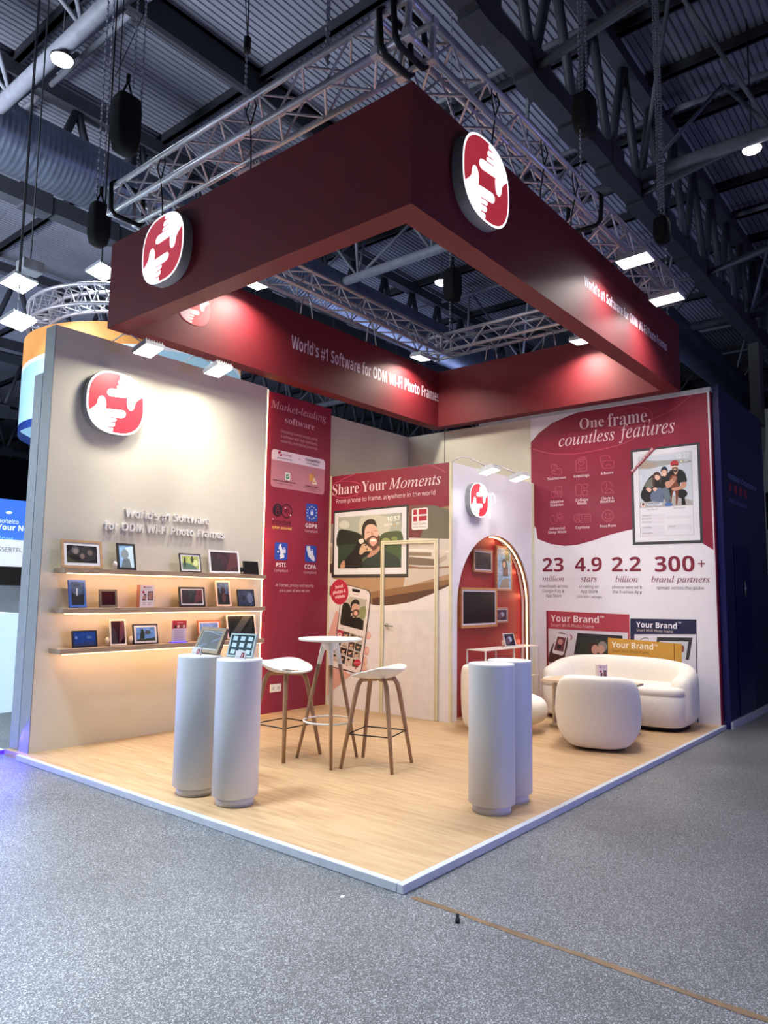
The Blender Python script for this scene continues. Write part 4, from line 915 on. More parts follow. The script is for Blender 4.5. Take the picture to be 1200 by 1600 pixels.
for q, x, lab in (((97, 93), 1.65, 'round lamp glowing under the thick grey roof tube at upper left'), ((1175, 233), 10.5, 'round lamp under the roof braces at upper right'), ((690, 441), 10.35, 'small round lamp seen through the middle of the fascia')):
    p = onx(*q, x); high_bay(tuple(p), lab)
p = onx(44, 568, 12); high_bay(tuple(p), 'faint far lamp left of the orange banner', r=.14)

# ================================================================== NEIGHBOUR ON THE LEFT
tag(BOX('wall_neighbour', (.085, .60, 4.36, 4.52, ZF, 3.42), mat('neighbour_grey', '9298A2', .6)), kind='structure')
# round hanging banner and ring truss
bc = Vector((3.09, 7.75, 0)); BR = 1.60
nb = empty('round_hanging_banner', (bc.x, bc.y, 3.2), label='round orange and pale blue banner hanging behind the cream wall', cat='banner'); bpy.context.view_layer.update()
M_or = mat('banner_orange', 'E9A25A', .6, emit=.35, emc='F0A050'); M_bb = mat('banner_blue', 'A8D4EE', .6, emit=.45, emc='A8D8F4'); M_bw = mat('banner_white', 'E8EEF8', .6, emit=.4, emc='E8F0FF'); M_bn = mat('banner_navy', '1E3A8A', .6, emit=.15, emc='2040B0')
bt = ony(98, 512, bc.y - BR * .5)
bm = bmesh.new(); seg = 72; zs_t = 5.02; zs_b = 3.62
for i in range(seg):
    a0, a1 = 2 * PI * i / seg, 2 * PI * (i + 1) / seg
    wv = lambda a: 4.705 + .135 * math.cos(a + .78)
    q = lambda a, z, dr=0: bm.verts.new((bc.x + (BR + dr) * math.cos(a), bc.y + (BR + dr) * math.sin(a), z))
    for (za, zb_, mi) in ((lambda a: zs_t, wv, 0), (wv, lambda a: wv(a) - .06, 2), (lambda a: wv(a) - .06, lambda a: zs_b + .12, 1), (lambda a: zs_b + .12, lambda a: zs_b, 3)):
        f = bm.faces.new((q(a0, zb_(a0)), q(a1, zb_(a1)), q(a1, za(a1)), q(a0, za(a0)))); f.material_index = mi; f.smooth = True
bmesh.ops.remove_doubles(bm, verts=bm.verts, dist=1e-5)
finish(bm, 'curved_fabric', [M_or, M_bb, M_bw, M_bn], nb)
# dark lettering blocks wrapping the blue part
bm = bmesh.new()
for i, (z0, z1) in enumerate(((4.32, 4.42), (4.14, 4.22), (3.94, 4.04), (3.82, 3.87))):
    for k in range(3):
        a = PI + .42 + k * .05; a2 = a + .04
        vs = [bm.verts.new((bc.x + (BR + .01) * math.cos(t), bc.y + (BR + .01) * math.sin(t), z)) for t, z in ((a, z0), (a2, z0), (a2, z1), (a, z1))]; bm.faces.new(vs)
finish(bm, 'dark_blue_lettering', M_bn, nb)
rt = empty('round_truss', (bc.x, bc.y, 5.3), label='round silver lattice truss above the orange banner', cat='truss'); bpy.context.view_layer.update()
r1, r2 = BR - .02, BR - .32; z1_, z2_ = 5.28, 5.56
for rr, zz in ((r1, z1_), (r2, z1_), (r1, z2_), (r2, z2_)):
    bm = bmesh.new(); sweep(bm, [(bc.x + rr * math.cos(2 * PI * i / 60), bc.y + rr * math.sin(2 * PI * i / 60), zz) for i in range(60)], .026, 8, closed=True, up=(0, 0, 1)); finish(bm, 'ring_chord', M_alu, rt)
bm = bmesh.new(); n = 40
for i in range(n):
    a = 2 * PI * i / n; b_ = 2 * PI * (i + .5) / n; c_ = 2 * PI * (i + 1) / n
    pt = lambda t, rr, zz: Vector((bc.x + rr * math.cos(t), bc.y + rr * math.sin(t), zz))
    for (ra, za, rb_, zb_) in ((r1, z1_, r1, z2_), (r2, z1_, r2, z2_), (r1, z1_, r2, z1_), (r1, z2_, r2, z2_)):
        tube(bm, pt(a, ra, za), pt(b_, rb_, zb_), .010, 6, cap=False); tube(bm, pt(b_, rb_, zb_), pt(c_, ra, za), .010, 6, cap=False)
finish(bm, 'lattice_brace', M_alu, rt)
for (u, v, lab) in ((30, 443, 'upper left square flood lamp beside the round truss'), (160, 425, 'square flood lamp glowing right at the left corner of the fascia'), (28, 503, 'lower left square flood lamp beside the round truss')):
    p = ony(u, v, 6.9); flood(p, (p.x + .2, p.y - .6, p.z - 1.6), lab, w_=.36, h_=.28, power=60, color=(.75, .92, 1), spot=150, rod=True)
    p2 = p + Vector((0, 0, 1.2))
r = empty('speaker_box', ony(47, 418, 7.4), label='small grey box hung under the roof at upper left', cat='box'); bpy.context.view_layer.update()
bm = bmesh.new(); q = ony(47, 418, 7.4); box(bm, q.x - .14, q.x + .14, q.y - .12, q.y + .12, q.z - .08, q.z + .08); finish(bm, 'box_body', mat('grey_box', '9AA0A8', .6), r, bevel=.02)
bm = bmesh.new(); tube(bm, (q.x, q.y, q.z + .08), (q.x, q.y, 11.9), .01, 6); finish(bm, 'hanging_rod', M_dksteel, r)
# left stand glimpsed behind: backlit banner, sign, screen, counters
YL = 7.6
def tall(u0, v0, u1, v1, y, d, m, name, label, cat):
    a = ony(u0, v1, y); b = ony(u1, v0, y); z0 = max(a.z, ZF)
    o = BOX(name, (a.x, b.x, y, y + d, z0, b.z), m); o2 = tag(o, label, cat); return o
M_bl = mat('backlit_blue', '2E5FC0', .4, emit=.75, emc='3A70D8')
o = tall(-160, 785, 60, 846, YL, .1, M_bl, 'backlit_banner', 'backlit blue banner at the left edge', 'banner')
g = print_y(YL - .002); mw = mat('glow_letter', 'E8F4FF', .4, emit=.8, emc='E8F4FF')
g.text('mail.io/telco', 'R', -20, 818, 29, 816, 7, mw, 1); g.text('Your Network', 'B', -5, 831, 78, 829, 9, mw, 1); g.text('Now', 'B', -8, 845, 20, 844, 7, mat('glow_letter_blue', '70B0F0', .4, emit=.8, emc='78B8F8'), 1); g.ell(14, 801, 5, 2, mw, 1); g.build('glowing_lettering', o)
o = tall(-160, 846, 60, 879, YL - .15, .1, mat('white_sign', 'F0F2F4', .5, emit=.5, emc='F0F4FF'), 'white_sign_board', 'white sign board with dark letters at the left edge', 'sign')
g = print_y(YL - .152); g.text('LONGSERTEL', 'R', -25, 861, 34, 862, 7, '404048', 1); g.build('dark_lettering', o)
tall(-160, 882, 60, 912, YL - .14, .1, M_black, 'dark_screen', 'black screen below the white sign board', 'screen')
tall(-160, 914, 60, 960, YL - .1, .1, mat('pale_counter_front', 'B8BCC8', .5), 'pale_cabinet', 'pale grey cabinet front below the black screen', 'cabinet')
o = tall(-160, 958, 30, 1160, YL - .9, .6, mat('white_box_glow', 'D8ECF8', .5, emit=.75, emc='C8E8FF'), 'white_counter', 'white counter at the left edge, brightened by added glow', 'counter')  # emission added to make the counter look bright
tag(BOX('floor_neighbour', (-9, .06, 4.56, 14, ZF, ZF + .03), mat('white_platform', 'DCE4EE', .4)), 'white floor of the neighbouring stand', kind='structure')
bm = bmesh.new(); box(bm, -4, .05, 4.53, 4.555, ZF + .001, ZF + .028); o = finish(bm, 'blue_led_edge', mat('blue_led', '2018FF', .4, emit=14, emc='1808FF')); tag(o, 'glowing blue light strip along the edge of the neighbouring floor', 'light strip')
light('AREA', (-.6, 4.40, .14), (-.65, 4.05, ZF), 16, (.06, .03, 1), 1.6, .1, name='blue_edge_light')
light('AREA', (-3, 8, 3.5), (-1.5, 6, 0), 220, (.8, .93, 1), 2, name='neighbour_stand_fill')  # unseen area light added to brighten the neighbouring stand

# ================================================================== NEIGHBOUR ON THE RIGHT
wb = tag(BOX('wall_blue_stand', (5.965, 8.2, -.02, .12, 0.03, 3.92), M_navy), kind='structure')
BOX('navy_end_post', (5.94, 5.985, -.035, .03, ZF, 3.92), mat('navy_post', '10185C', .4), wb)
tag(BOX('trim_3', (5.95, 9.0, -.06, -.021, ZF, .03), M_trim), kind='structure')
g = print_y(-.02); g.crop(1080, 720, 3.81)
g.text('mossos d’esquadra', 'R', 221, 108, 387, 178, 36, '8FA0DC'); g.text('Police of Catalonia', 'R', 228, 246, 331, 284, 28, '7484C4')
for x in (224, 256, 286, 314): g.poly([(x, 130 + (x - 224) * .42), (x + 14, 136 + (x - 224) * .42), (x + 15, 186 + (x - 224) * .42), (x + 1, 180 + (x - 224) * .42)], 'A02038', 1)
g.build('printed_lettering', wb)
a = ony(1156, 1112, -.02); b = ony(1180, 870, -.02)
d2 = tag(BOX('door_2', (a.x, a.x + .75, -.034, -.0205, .05, 2.05), mat('navy_door', '080E4C', .35), bevel=.003), kind='structure')
hh = ony(1164, 920, -.04); bm = bmesh.new(); loft(bm, [(hh.z - .1, hh.x, -.045, .02, .006, 2), (hh.z, hh.x, -.05, .045, .012, 2), (hh.z + .1, hh.x, -.045, .02, .006, 2)], 16); finish(bm, 'door_handle', M_chrome, d2, smooth=True)
tag(BOX('column_concrete', (13.3, 14.3, .6, 1.4, ZF, 5.3), mat('concrete', '8E8E8C', .8, noise=.1)), kind='structure')
tag(BOX('column_steel', (12.85, 13.15, .9, 1.1, 4.9, 6.6), M_dksteel), kind='structure')
tag(BOX('red_board', (10.2, 11.2, -.1, 0, ZF, 3.1), mat('red_board', '9A2030', .6)), 'dark red board beyond the navy wall at the right edge', 'board')
tag(BOX('dark_monitor', (8.6, 8.68, -.35, .05, 2.4, 2.95), M_black, bevel=.02), 'black monitor at the right edge beyond the navy wall', 'monitor')

# ================================================================== SHELVES AND FRAMES
for z0, z1, lab in ((1.562, 1.604, 'top oak wall shelf on the cream wall'), (1.204, 1.25, 'middle oak wall shelf on the cream wall'), (.85, .895, 'bottom oak wall shelf on the cream wall')):
    s_ = empty('wall_shelf', (1.4, 4.16, z0), label=lab, cat='shelf'); bpy.context.view_layer.update()
    BOX('shelf_board', (.21, 2.555, 3.96, 4.159, z0, z1), M_shelf, s_, bevel=.002)
    BOX('led_strip', (.24, 2.53, 3.975, 3.987, z0 - .009, z0 - .0005), M_ledo, s_)
    light('AREA', (1.4, 3.99, z0 - .012), (1.4, 4.14, z0 - .22), 3.6, (1, .56, .27), 2.25, .02, name='shelf_led_light', parent=s_)
def local(M): return lambda x, y, z: M @ Vector((x, y, z))
def photo_frame(loc, rz, tilt, w_, h_, label, fc='B08D68', mat_=None, bw=.018, mw=.012, art=None, screen='1A1A22', prop=True, group=None, glow=0, th=.018, cat='photo frame', plug=None):
    """stands on loc (bottom centre), front faces -y when rz=0, leaning back by tilt"""
    root = empty('photo_frame', loc, rz, label, cat, group)
    T = Matrix.Translation((0, 0, th * math.sin(tilt) + .0005)) @ Matrix.Rotation(-tilt, 4, 'X')
    bm = bmesh.new()
    for d in ((-w_ / 2, w_ / 2, 0, th, 0, bw), (-w_ / 2, w_ / 2, 0, th, h_ - bw, h_), (-w_ / 2, -w_ / 2 + bw, 0, th, bw, h_ - bw), (w_ / 2 - bw, w_ / 2, 0, th, bw, h_ - bw)): box(bm, *d, M=T)
    finish(bm, 'frame_border', fc if not isinstance(fc, str) else mat('frame_' + fc, fc, .45, noise=.08, scale=20), root, world=False)
    bm = bmesh.new(); box(bm, -w_ / 2 + bw * .9, w_ / 2 - bw * .9, .006, th - .001, bw * .9, h_ - bw * .9, M=T); bb = finish(bm, 'back_board', M_black, root, world=False)
    O = T @ Vector((0, .0055, 0)); g = Print(O, (1, 0, 0), T.to_3x3() @ Vector((0, 0, 1)))
    iw, ih = w_ / 2 - bw, h_ - bw
    if mat_: g.raw([(-iw, bw), (iw, bw), (iw, ih), (-iw, ih)], mat_, .3); sx, s0, s1 = iw - mw, bw + mw, ih - mw
    else: sx, s0, s1 = iw, bw, ih
    sm_ = mat('screen_' + screen + ('g' if glow else ''), screen, .35, emit=glow, noise=.25, scale=30, spec=.25) 
    g.raw([(-sx, s0), (sx, s0), (sx, s1), (-sx, s1)], sm_, .9)
    if art:
        W, H = 2 * sx, s1 - s0
        def A(kind, m, *a, lay=1.4):
            if kind == 'e': cx, cy, rx, ry = a; g.raw([(-sx + W * cx + W * rx * math.cos(t * PI / 9), s0 + H * cy + H * ry * math.sin(t * PI / 9)) for t in range(18)], m, lay)
            else: g.raw([(-sx + W * x, s0 + H * y) for x, y in a[0]], m, lay)
        art(A)
    g.build('picture', bb).matrix_parent_inverse = Matrix.Identity(4)
    if prop:
        bm = bmesh.new(); tube(bm, T @ Vector((0, th, h_ * .55)), Vector((0, th + h_ * .55 * math.sin(tilt) + .035, .007)), .006, 6); finish(bm, 'rear_stand', M_black, root, world=False)
    if plug:
        bm = bmesh.new(); superell(bm, .022, .022, .03, 1, 1, -w_ / 2 - .02, .03, .05); sweep(bm, [(-w_ / 2 - .01, .03, .03), (-w_ / 2 - .03, .04, .008), (-w_ / 2 + .02, .05, .006)], .004, 6); finish(bm, 'power_plug', mat('plug_' + plug, plug, .4), root, world=False)
    return root
def flatart(A): pass
def art_three(A):
    A('e', '1E1B22', .5, .5, .48, .46); A('p', '3A3A20', [(0, 0), (.55, 0), (.4, .35), (.2, .5), (.02, .35)]); A('e', '5E5560', .28, .72, .13, .24, lay=1.8); A('e', '8A7A74', .29, .66, .08, .17, lay=2.1); A('e', '201A20', .5, .45, .13, .24, lay=2.2); A('e', '7A6660', .5, .38, .08, .16, lay=2.5); A('e', '6A5A56', .76, .6, .09, .17, lay=2.2)
def art_portrait(A): A('p', 'D8F0FF', [(.55, 0), (1, 0), (1, 1), (.45, .9)]); A('e', '8A98A0', .4, .6, .26, .22, lay=1.7); A('p', '6A7880', [(.1, 0), (.8, 0), (.7, .4), (.3, .45)], lay=1.6)
def art_green(A): A('p', '5A7A6A', [(0, 0), (.9, 0), (.8, .25), (.3, .5), (0, .45)]); A('e', '2A3426', .16, .55, .06, .4, lay=1.7); A('e', '39442E', .62, .75, .09, .26, lay=1.7); A('e', 'D8E0A0', .8, .5, .16, .25, lay=1.6)
def art_wave(A): A('p', '0E1420', [(0, 0), (1, 0), (1, .5), (.5, .42), (0, .55)]); A('p', 'E8F4FF', [(.42, .42), (.5, .42), (.52, .72), (.44, .75)], lay=1.8)
def art_dark(A): A('p', '5A2A34', [(.55, 0), (1, .3), (1, 1), (.75, 1)]); A('p', '2A1E24', [(0, 0), (.5, 0), (.3, .6), (0, .8)], lay=1.6)
def art_sky(A): A('p', '283A1E', [(0, 0), (1, 0), (1, .22), (0, .1)]); A('p', '141E14', [(.2, .1), (.42, .1), (.45, .5), (.4, .85), (.3, .9), (.22, .5)], lay=1.8); A('e', '3A4450', .62, .62, .16, .16, lay=1.8)
def art_blue(A): A('p', '16306A', [(0, 0), (1, 0), (1, .3), (0, .2)]); A('e', '6A90D8', .12, .6, .06, .12, lay=1.8); A('e', '4A70B8', .7, .6, .12, .1, lay=1.8)
def art_people(A): A('p', '10101A', [(0, 0), (1, 0), (1, .45), (0, .55)]); A('e', '1A1420', .5, .62, .2, .14, lay=1.8); A('e', '54303A', .55, .3, .16, .2, lay=1.8); A('e', '1A1420', .12, .62, .12, .12, lay=1.8)
def art_fruit(A): A('e', '2E3C58', .4, .45, .24, .3); A('e', '5A6C94', .75, .5, .18, .35, lay=1.6); A('e', '14203A', .35, .5, .12, .2, lay=1.9)
def art_lines(A):
    A('p', '3A3E40', [(0, 0), (.3, 0), (.9, 1), (.6, 1)]); A('p', '14161A', [(.35, 0), (.65, 0), (1, .6), (1, .9)], lay=1.7)
def art_owl(A): A('p', '4A5C78', [(0, 0), (1, .6), (1, .7), (0, .12)]); A('e', '1E2630', .48, .45, .12, .24, lay=1.8); A('p', '5E708C', [(.3, 1), (1, .8), (1, .86), (.5, 1)], lay=1.6)
def art_grid(A):
    for i in range(3):
        for j in range(3):
            A('p', 'B8CED8', [(.06 + .33 * i, .08 + .33 * j), (.26 + .33 * i, .06 + .33 * j), (.27 + .33 * i, .27 + .33 * j), (.08 + .33 * i, .29 + .33 * j)])
def art_grad(A): A('e', '8E98B8', .55, .55, .2, .25); A('e', '5A3E5A', .3, .4, .2, .3, lay=1.6)
def on_shelf(u0, u1, vb, vt, zs, y=4.0, rz=0, tilt=.22, **k):
    a = ony(u0, vb, y); b = ony(u1, vb, y); t = ony((u0 + u1) / 2, vt, y + .03); w_ = (b.x - a.x) / math.cos(rz); h_ = (t.z - zs) / math.cos(tilt)
    return photo_frame(((a.x + b.x) / 2, y - math.sin(tilt) * 0, zs + .001), rz, tilt, w_, h_, **k)
S1, S2, S3 = 1.604, 1.25, .895
WM = 'E2DEE4'
on_shelf(97, 161, 888, 845, S1, y=4.0, rz=.0, tilt=.2, label='largest oak framed photo of three smiling faces at the left end of the top shelf', fc='B58E68', mat_=WM, art=art_three, bw=.022, mw=.028)
on_shelf(185, 213.5, 890, 850, S1, rz=.0, label='black upright frame with a glaring pale blue portrait on the top shelf', fc='141418', art=art_portrait, screen='8FB4DC', glow=.35, bw=.02, plug='E8E8E0')
on_shelf(283, 315.5, 891, 866, S1, label='small black frame with a green and yellow picture on the top shelf', fc='1A1A1C', mat_=WM, art=art_green, screen='A9B36A', glow=.2, bw=.008, mw=.018)
on_shelf(330, 374, 893, 861, S1, rz=-.1, label='wide white frame with a dark blank screen on the top shelf', fc='E4E0E8', art=art_dark, screen='4A343E', bw=.02)
on_shelf(383, 404, 894, 878, S1, y=4.02, rz=-.1, label='small black smart display with a round speaker at the right end of the top shelf', fc='0C0C0E', screen='140C12', bw=.006, plug='0C0C0E')
on_shelf(109, 135.5, 949, 907, S2, y=3.99, label='blue upright frame with a night wave picture on the middle shelf', fc='3A62B4', art=art_wave, screen='4A6288', bw=.022)
on_shelf(157, 183, 948, 922, S2, rz=-.12, label='small taupe frame with a plain dark red screen on the middle shelf', fc='6E6256', screen='3A0A14', bw=.02)
on_shelf(283, 320, 945.5, 918, S2, rz=-.12, label='dark brown frame with a white mount and grey screen on the middle shelf', fc='2A2426', mat_=WM, screen='343C46', bw=.018, mw=.012, art=art_dark)
on_shelf(340, 361.5, 943.5, 908, S2, rz=-.08, label='pale pink upright frame with dark figures on the middle shelf', fc='E4C2B8', art=art_people, screen='4A6490', bw=.018)
on_shelf(374, 398, 943, 922, S2, rz=-.1, label='thin black frame with a bluish picture at the right end of the middle shelf', fc='101012', art=art_fruit, screen='3A4668', bw=.008)
on_shelf(114, 152.5, 1011, 986, S3, y=4.0, label='thick black tablet display with a blue screen at the left of the bottom shelf', fc='0C0E14', art=art_blue, screen='1A3E8A', glow=.25, bw=.012)
on_shelf(173, 197.5, 1008, 969, S3, rz=-.08, label='white upright frame with a dark red patterned screen on the bottom shelf', fc='E6DCD4', art=art_dark, screen='2A0E16', bw=.014, plug='E8DCC8')
on_shelf(210, 247, 1005.5, 976, S3, rz=-.06, label='black frame with white mount showing a tree against blue sky on the bottom shelf', fc='141414', mat_=WM, art=art_sky, screen='5E84C4', glow=.25, bw=.01, mw=.02, plug='E8DCC8')
on_shelf(312, 345, 1001, 970, S3, y=4.03, rz=-.1, label='orange wooden frame on the bottom shelf half hidden behind the owl frame', fc='B06A3A', mat_=WM, art=lambda A: (A('e', '2A2030', .5, .3, .12, .3), A('e', 'B88A7A', .5, .25, .07, .2, lay=1.8)), screen='6A86C8', glow=.2, bw=.014, mw=.014)
on_shelf(358, 400, 997, 961, S3, y=4.0, rz=-.1, label='large pale pink frame with a streaked black screen on the bottom shelf', fc='E6CFCA', art=art_lines, screen='1E2226', bw=.018)
# product box and leaflet holder
def carton(u0, u1, vb, vt, zs, y, label, kind):
    a = ony(u0, vb, y); b = ony(u1, vb, y); t = ony(u1, vt, y); w_ = b.x - a.x; h_ = t.z - zs
    r = empty('product_box' if kind == 'box' else 'leaflet_holder', ((a.x + b.x) / 2, y, zs + .001), 0, label, 'box' if kind == 'box' else 'leaflet holder')
    dp = .06 if kind == 'box' else .03
    if kind == 'box':
        BOX('carton', (-w_ / 2, w_ / 2, 0, dp, 0, h_), mat('carton_pink', 'C88A80', .6), r, world=False)
        g = Print((0, 0, 0), (1, 0, 0), (0, 0, 1)); g.raw([(-w_ / 2 + .002, .002), (w_ / 2 - .001, .002), (w_ / 2 - .001, h_ - .002), (-w_ / 2 + .002, h_ - .002)], 'E4DCE0', .5)
        g.raw([(w_ * .05, h_ * .32), (w_ * .42, h_ * .32), (w_ * .42, h_ * .72), (w_ * .05, h_ * .72)], '2A2024', 1); g.raw([(w_ * .1, h_ * .36), (w_ * .38, h_ * .36), (w_ * .38, h_ * .68), (w_ * .1, h_ * .68)], 'B08078', 1.5)
        g.raw([(-w_ * .36 , h_ * .32), (-w_ * .12, h_ * .3), (-w_ * .04, h_ * .58), (-w_ * .22, h_ * .62)], '3A2428', 1); g.raw([(-w_ * .32 , h_ * .38), (-w_ * .16, h_ * .36), (-w_ * .1, h_ * .54), (-w_ * .22, h_ * .56)], 'C89088', 1.5)
        g.ell(-w_ * .28, h_ * .68, w_ * .09, w_ * .09, 'B02848', 1.3); g.ell(-w_ * .22, h_ * .9, w_ * .06, w_ * .06, 'B02848', 1)
        g.text('Frameo', 'B', -w_ * .12, h_ * .875, w_ * .28, h_ * .875, h_ * .05, '38202C', 1); g.text('Wi-Fi Photo Frame', 'R', -w_ * .2, h_ * .79, w_ * .25, h_ * .79, h_ * .03, '38202C', 1)
        for i in range(4): g.raw([(-w_ * .3 + (i % 2) * w_ * .36, h_ * (.1 + .08 * (i // 2))), (-w_ * .05 + (i % 2) * w_ * .36, h_ * (.1 + .08 * (i // 2))), (-w_ * .05 + (i % 2) * w_ * .36, h_ * (.13 + .08 * (i // 2))), (-w_ * .3 + (i % 2) * w_ * .36, h_ * (.13 + .08 * (i // 2)))], 'C08088', 1)
        g.build('printed_front', r).matrix_parent_inverse = Matrix.Identity(4)
    else:
        BOX('clear_base', (-w_ / 2 - .005, w_ / 2 + .005, -.01, .05, 0, .008), mat('blue_lit_acrylic', '6A5AE8', .2, emit=.9, emc='5038F0'), r, world=False)
        BOX('leaflet', (-w_ / 2, w_ / 2, .008, .014, .009, h_), mat('leaflet_paper', 'D8CCE4', .5), r, world=False)
        g = Print((0, .007, 0), (1, 0, 0), (0, 0, 1)); g.raw([(-w_ / 2, h_ * .64), (w_ / 2, h_ * .64), (w_ / 2, h_), (-w_ / 2, h_)], 'A8283C', .4); g.text('Frameo', 'B', -w_ * .18, h_ * .88, w_ * .25, h_ * .88, h_ * .05, 'F0D0D8', 1)
        for i in range(4): g.ell(-w_ * .28 + i * w_ * .2, h_ * .73, w_ * .08, w_ * .1, ('2A2024', 'E8C8C0', '8A4A48', 'D8B8B0')[i], 1)
        for i in range(6): g.raw([(-w_ * .34, h_ * (.1 + .085 * i)), (w_ * .34, h_ * (.1 + .085 * i)), (w_ * .34, h_ * (.13 + .085 * i)), (-w_ * .34, h_ * (.13 + .085 * i))], 'B0A0C4', 1)
        g.build('leaflet_print', r).matrix_parent_inverse = Matrix.Identity(4)
    return r
carton(218, 240, 946, 914.5, S2, 4.0, 'white and red product box on the middle shelf', 'box')
carton(269, 291, 1000, 969.5, S3, 4.0, 'red and white leaflet in a stand with a violet glowing base on the bottom shelf', 'leaflet')

# ================================================================== PEDESTALS
HP = .96
def pedestal(x, y, label):
    r = empty('round_pedestal', (x, y, .0005), 0, label, 'pedestal', None)
    bm = bmesh.new(); loft(bm, [(.055, 0, 0, .149, .149, 2), (.06, 0, 0, .155, .155, 2), (HP - .012, 0, 0, .155, .155, 2), (HP - .004, 0, 0, .155, .155, 2)], 64); finish(bm, 'column', M_ped, r, world=False)
    bm = bmesh.new(); loft(bm, [(HP - .004, 0, 0, .155, .155, 2), (HP, 0, 0, .152, .152, 2)], 64); finish(bm, 'top_plate', mat('pedestal_top', 'E6E8EC', .3), r, world=False)
    bm = bmesh.new(); loft(bm, [(0, 0, 0, .128, .128, 2), (.055, 0, 0, .128, .128, 2)], 48); finish(bm, 'plinth', M_ped, r, world=False)
    return r
pedestal(.315, 2.115, 'white round pedestal holding the brown owl frame')
pedestal(.345, 1.71, 'white round pedestal holding the silver grid frame')
pedestal(1.365, .315, 'front white round pedestal of the right pair with an empty top')
pedestal(1.68, .355, 'white round pedestal half hidden behind the front one of the right pair')
# frames on the pedestals, leaning back
def ped_frame(ped, rz, tilt, w_, h_, off, **k):
    return photo_frame((ped[0] + off[0], ped[1] + off[1], HP + .001), rz, tilt, w_, h_, **k)
RZP = -math.radians(62)
ped_frame((.315, 2.115), -PI / 2, .42, .287, .197, (.05, .015), label='brown wooden frame with an owl picture leaning back on the left pedestal', fc='7E674E', mat_='B8C0C8', art=art_owl, screen='141E30', bw=.026, mw=.008, th=.028)
ped_frame((.345, 1.71), -1.33, .33, .22, .167, (.02, .036), label='silver frame with a grid of small prints leaning back on the pedestal by the stools', fc='A8B8BC', art=art_grid, screen='3A4A54', bw=.012, th=.02)
def card(x, y, z, rz, label):
    r = empty('info_card', (x, y, z), rz, label, 'card')
    BOX('card', (-.035, .035, 0, .004, 0, .058), mat('card_white', 'DAD6DC', .4), r, world=False, M=Matrix.Rotation(-.2, 4, 'X')); BOX('card_back', (-.035, .035, .02, .0235, 0, .05), mat('card_white', 'DAD6DC', .4), r, world=False)
    T = Matrix.Rotation(-.2, 4, 'X'); g = Print((0, 0, 0), (1, 0, 0), T @ Vector((0, 0, 1))); g.raw([(.0, .01), (.028, .01), (.03, .045), (.012, .045)], '6A2030', .5); g.raw([(.008, .014), (.018, .014), (.022, .038), (.014, .038)], 'D8A8B0', .9); g.text('Frameo', 'B', -.028, .015, -.008, .015, .005, '502030', .5); g.build('card_print', r).matrix_parent_inverse = Matrix.Identity(4)
card(.268, 2.105, HP + .001, -1.2, 'small white folded card in front of the brown owl frame')
card(.30, 1.655, HP + .001, -1.1, 'small white folded card in front of the silver grid frame')

# ================================================================== BAR TABLE AND STOOLS
tb = empty('bar_table', (1.635, 2.075, .0005), 0, 'white round bar table on three oak legs between two stools', 'table')
HT = 1.03
bm = bmesh.new(); loft(bm, [(HT - .02, 0, 0, .262, .262, 2), (HT - .014, 0, 0, .275, .275, 2), (HT - .004, 0, 0, .275, .275, 2), (HT, 0, 0, .27, .27, 2)], 64); finish(bm, 'table_top', M_plastic, tb, world=False)
feet = [(-.083, .292), (-.194, -.22), (.284, -.068)]
hub = []
for fx, fy in feet:
    t = math.atan2(fy, fx); ft = Vector((.30 * math.cos(t), .30 * math.sin(t), 0)); tp = Vector((.055 * math.cos(t), .055 * math.sin(t), HT - .02)); k = tp.lerp(ft, .2)
    bm = bmesh.new(); tube(bm, ft, k, .013, 12, r2=.019); lgo = finish(bm, 'leg', M_leg, tb, world=False)
    bm = bmesh.new(); tube(bm, k, tp, .0195, 12, r2=.024); finish(bm, 'white_leg_sleeve', M_plastic, lgo, world=False)
bm = bmesh.new(); sweep(bm, [(.212 * math.cos(2 * PI * i / 48), .212 * math.sin(2 * PI * i / 48), .34) for i in range(48)], .008, 8, closed=True, up=(0, 0, 1)); finish(bm, 'foot_ring', M_plastic, tb, world=False)
bm = bmesh.new(); loft(bm, [(HT - .1, 0, 0, .05, .05, 2), (HT - .021, 0, 0, .085, .085, 2)], 24); finish(bm, 'top_hub', M_plastic, tb, world=False)

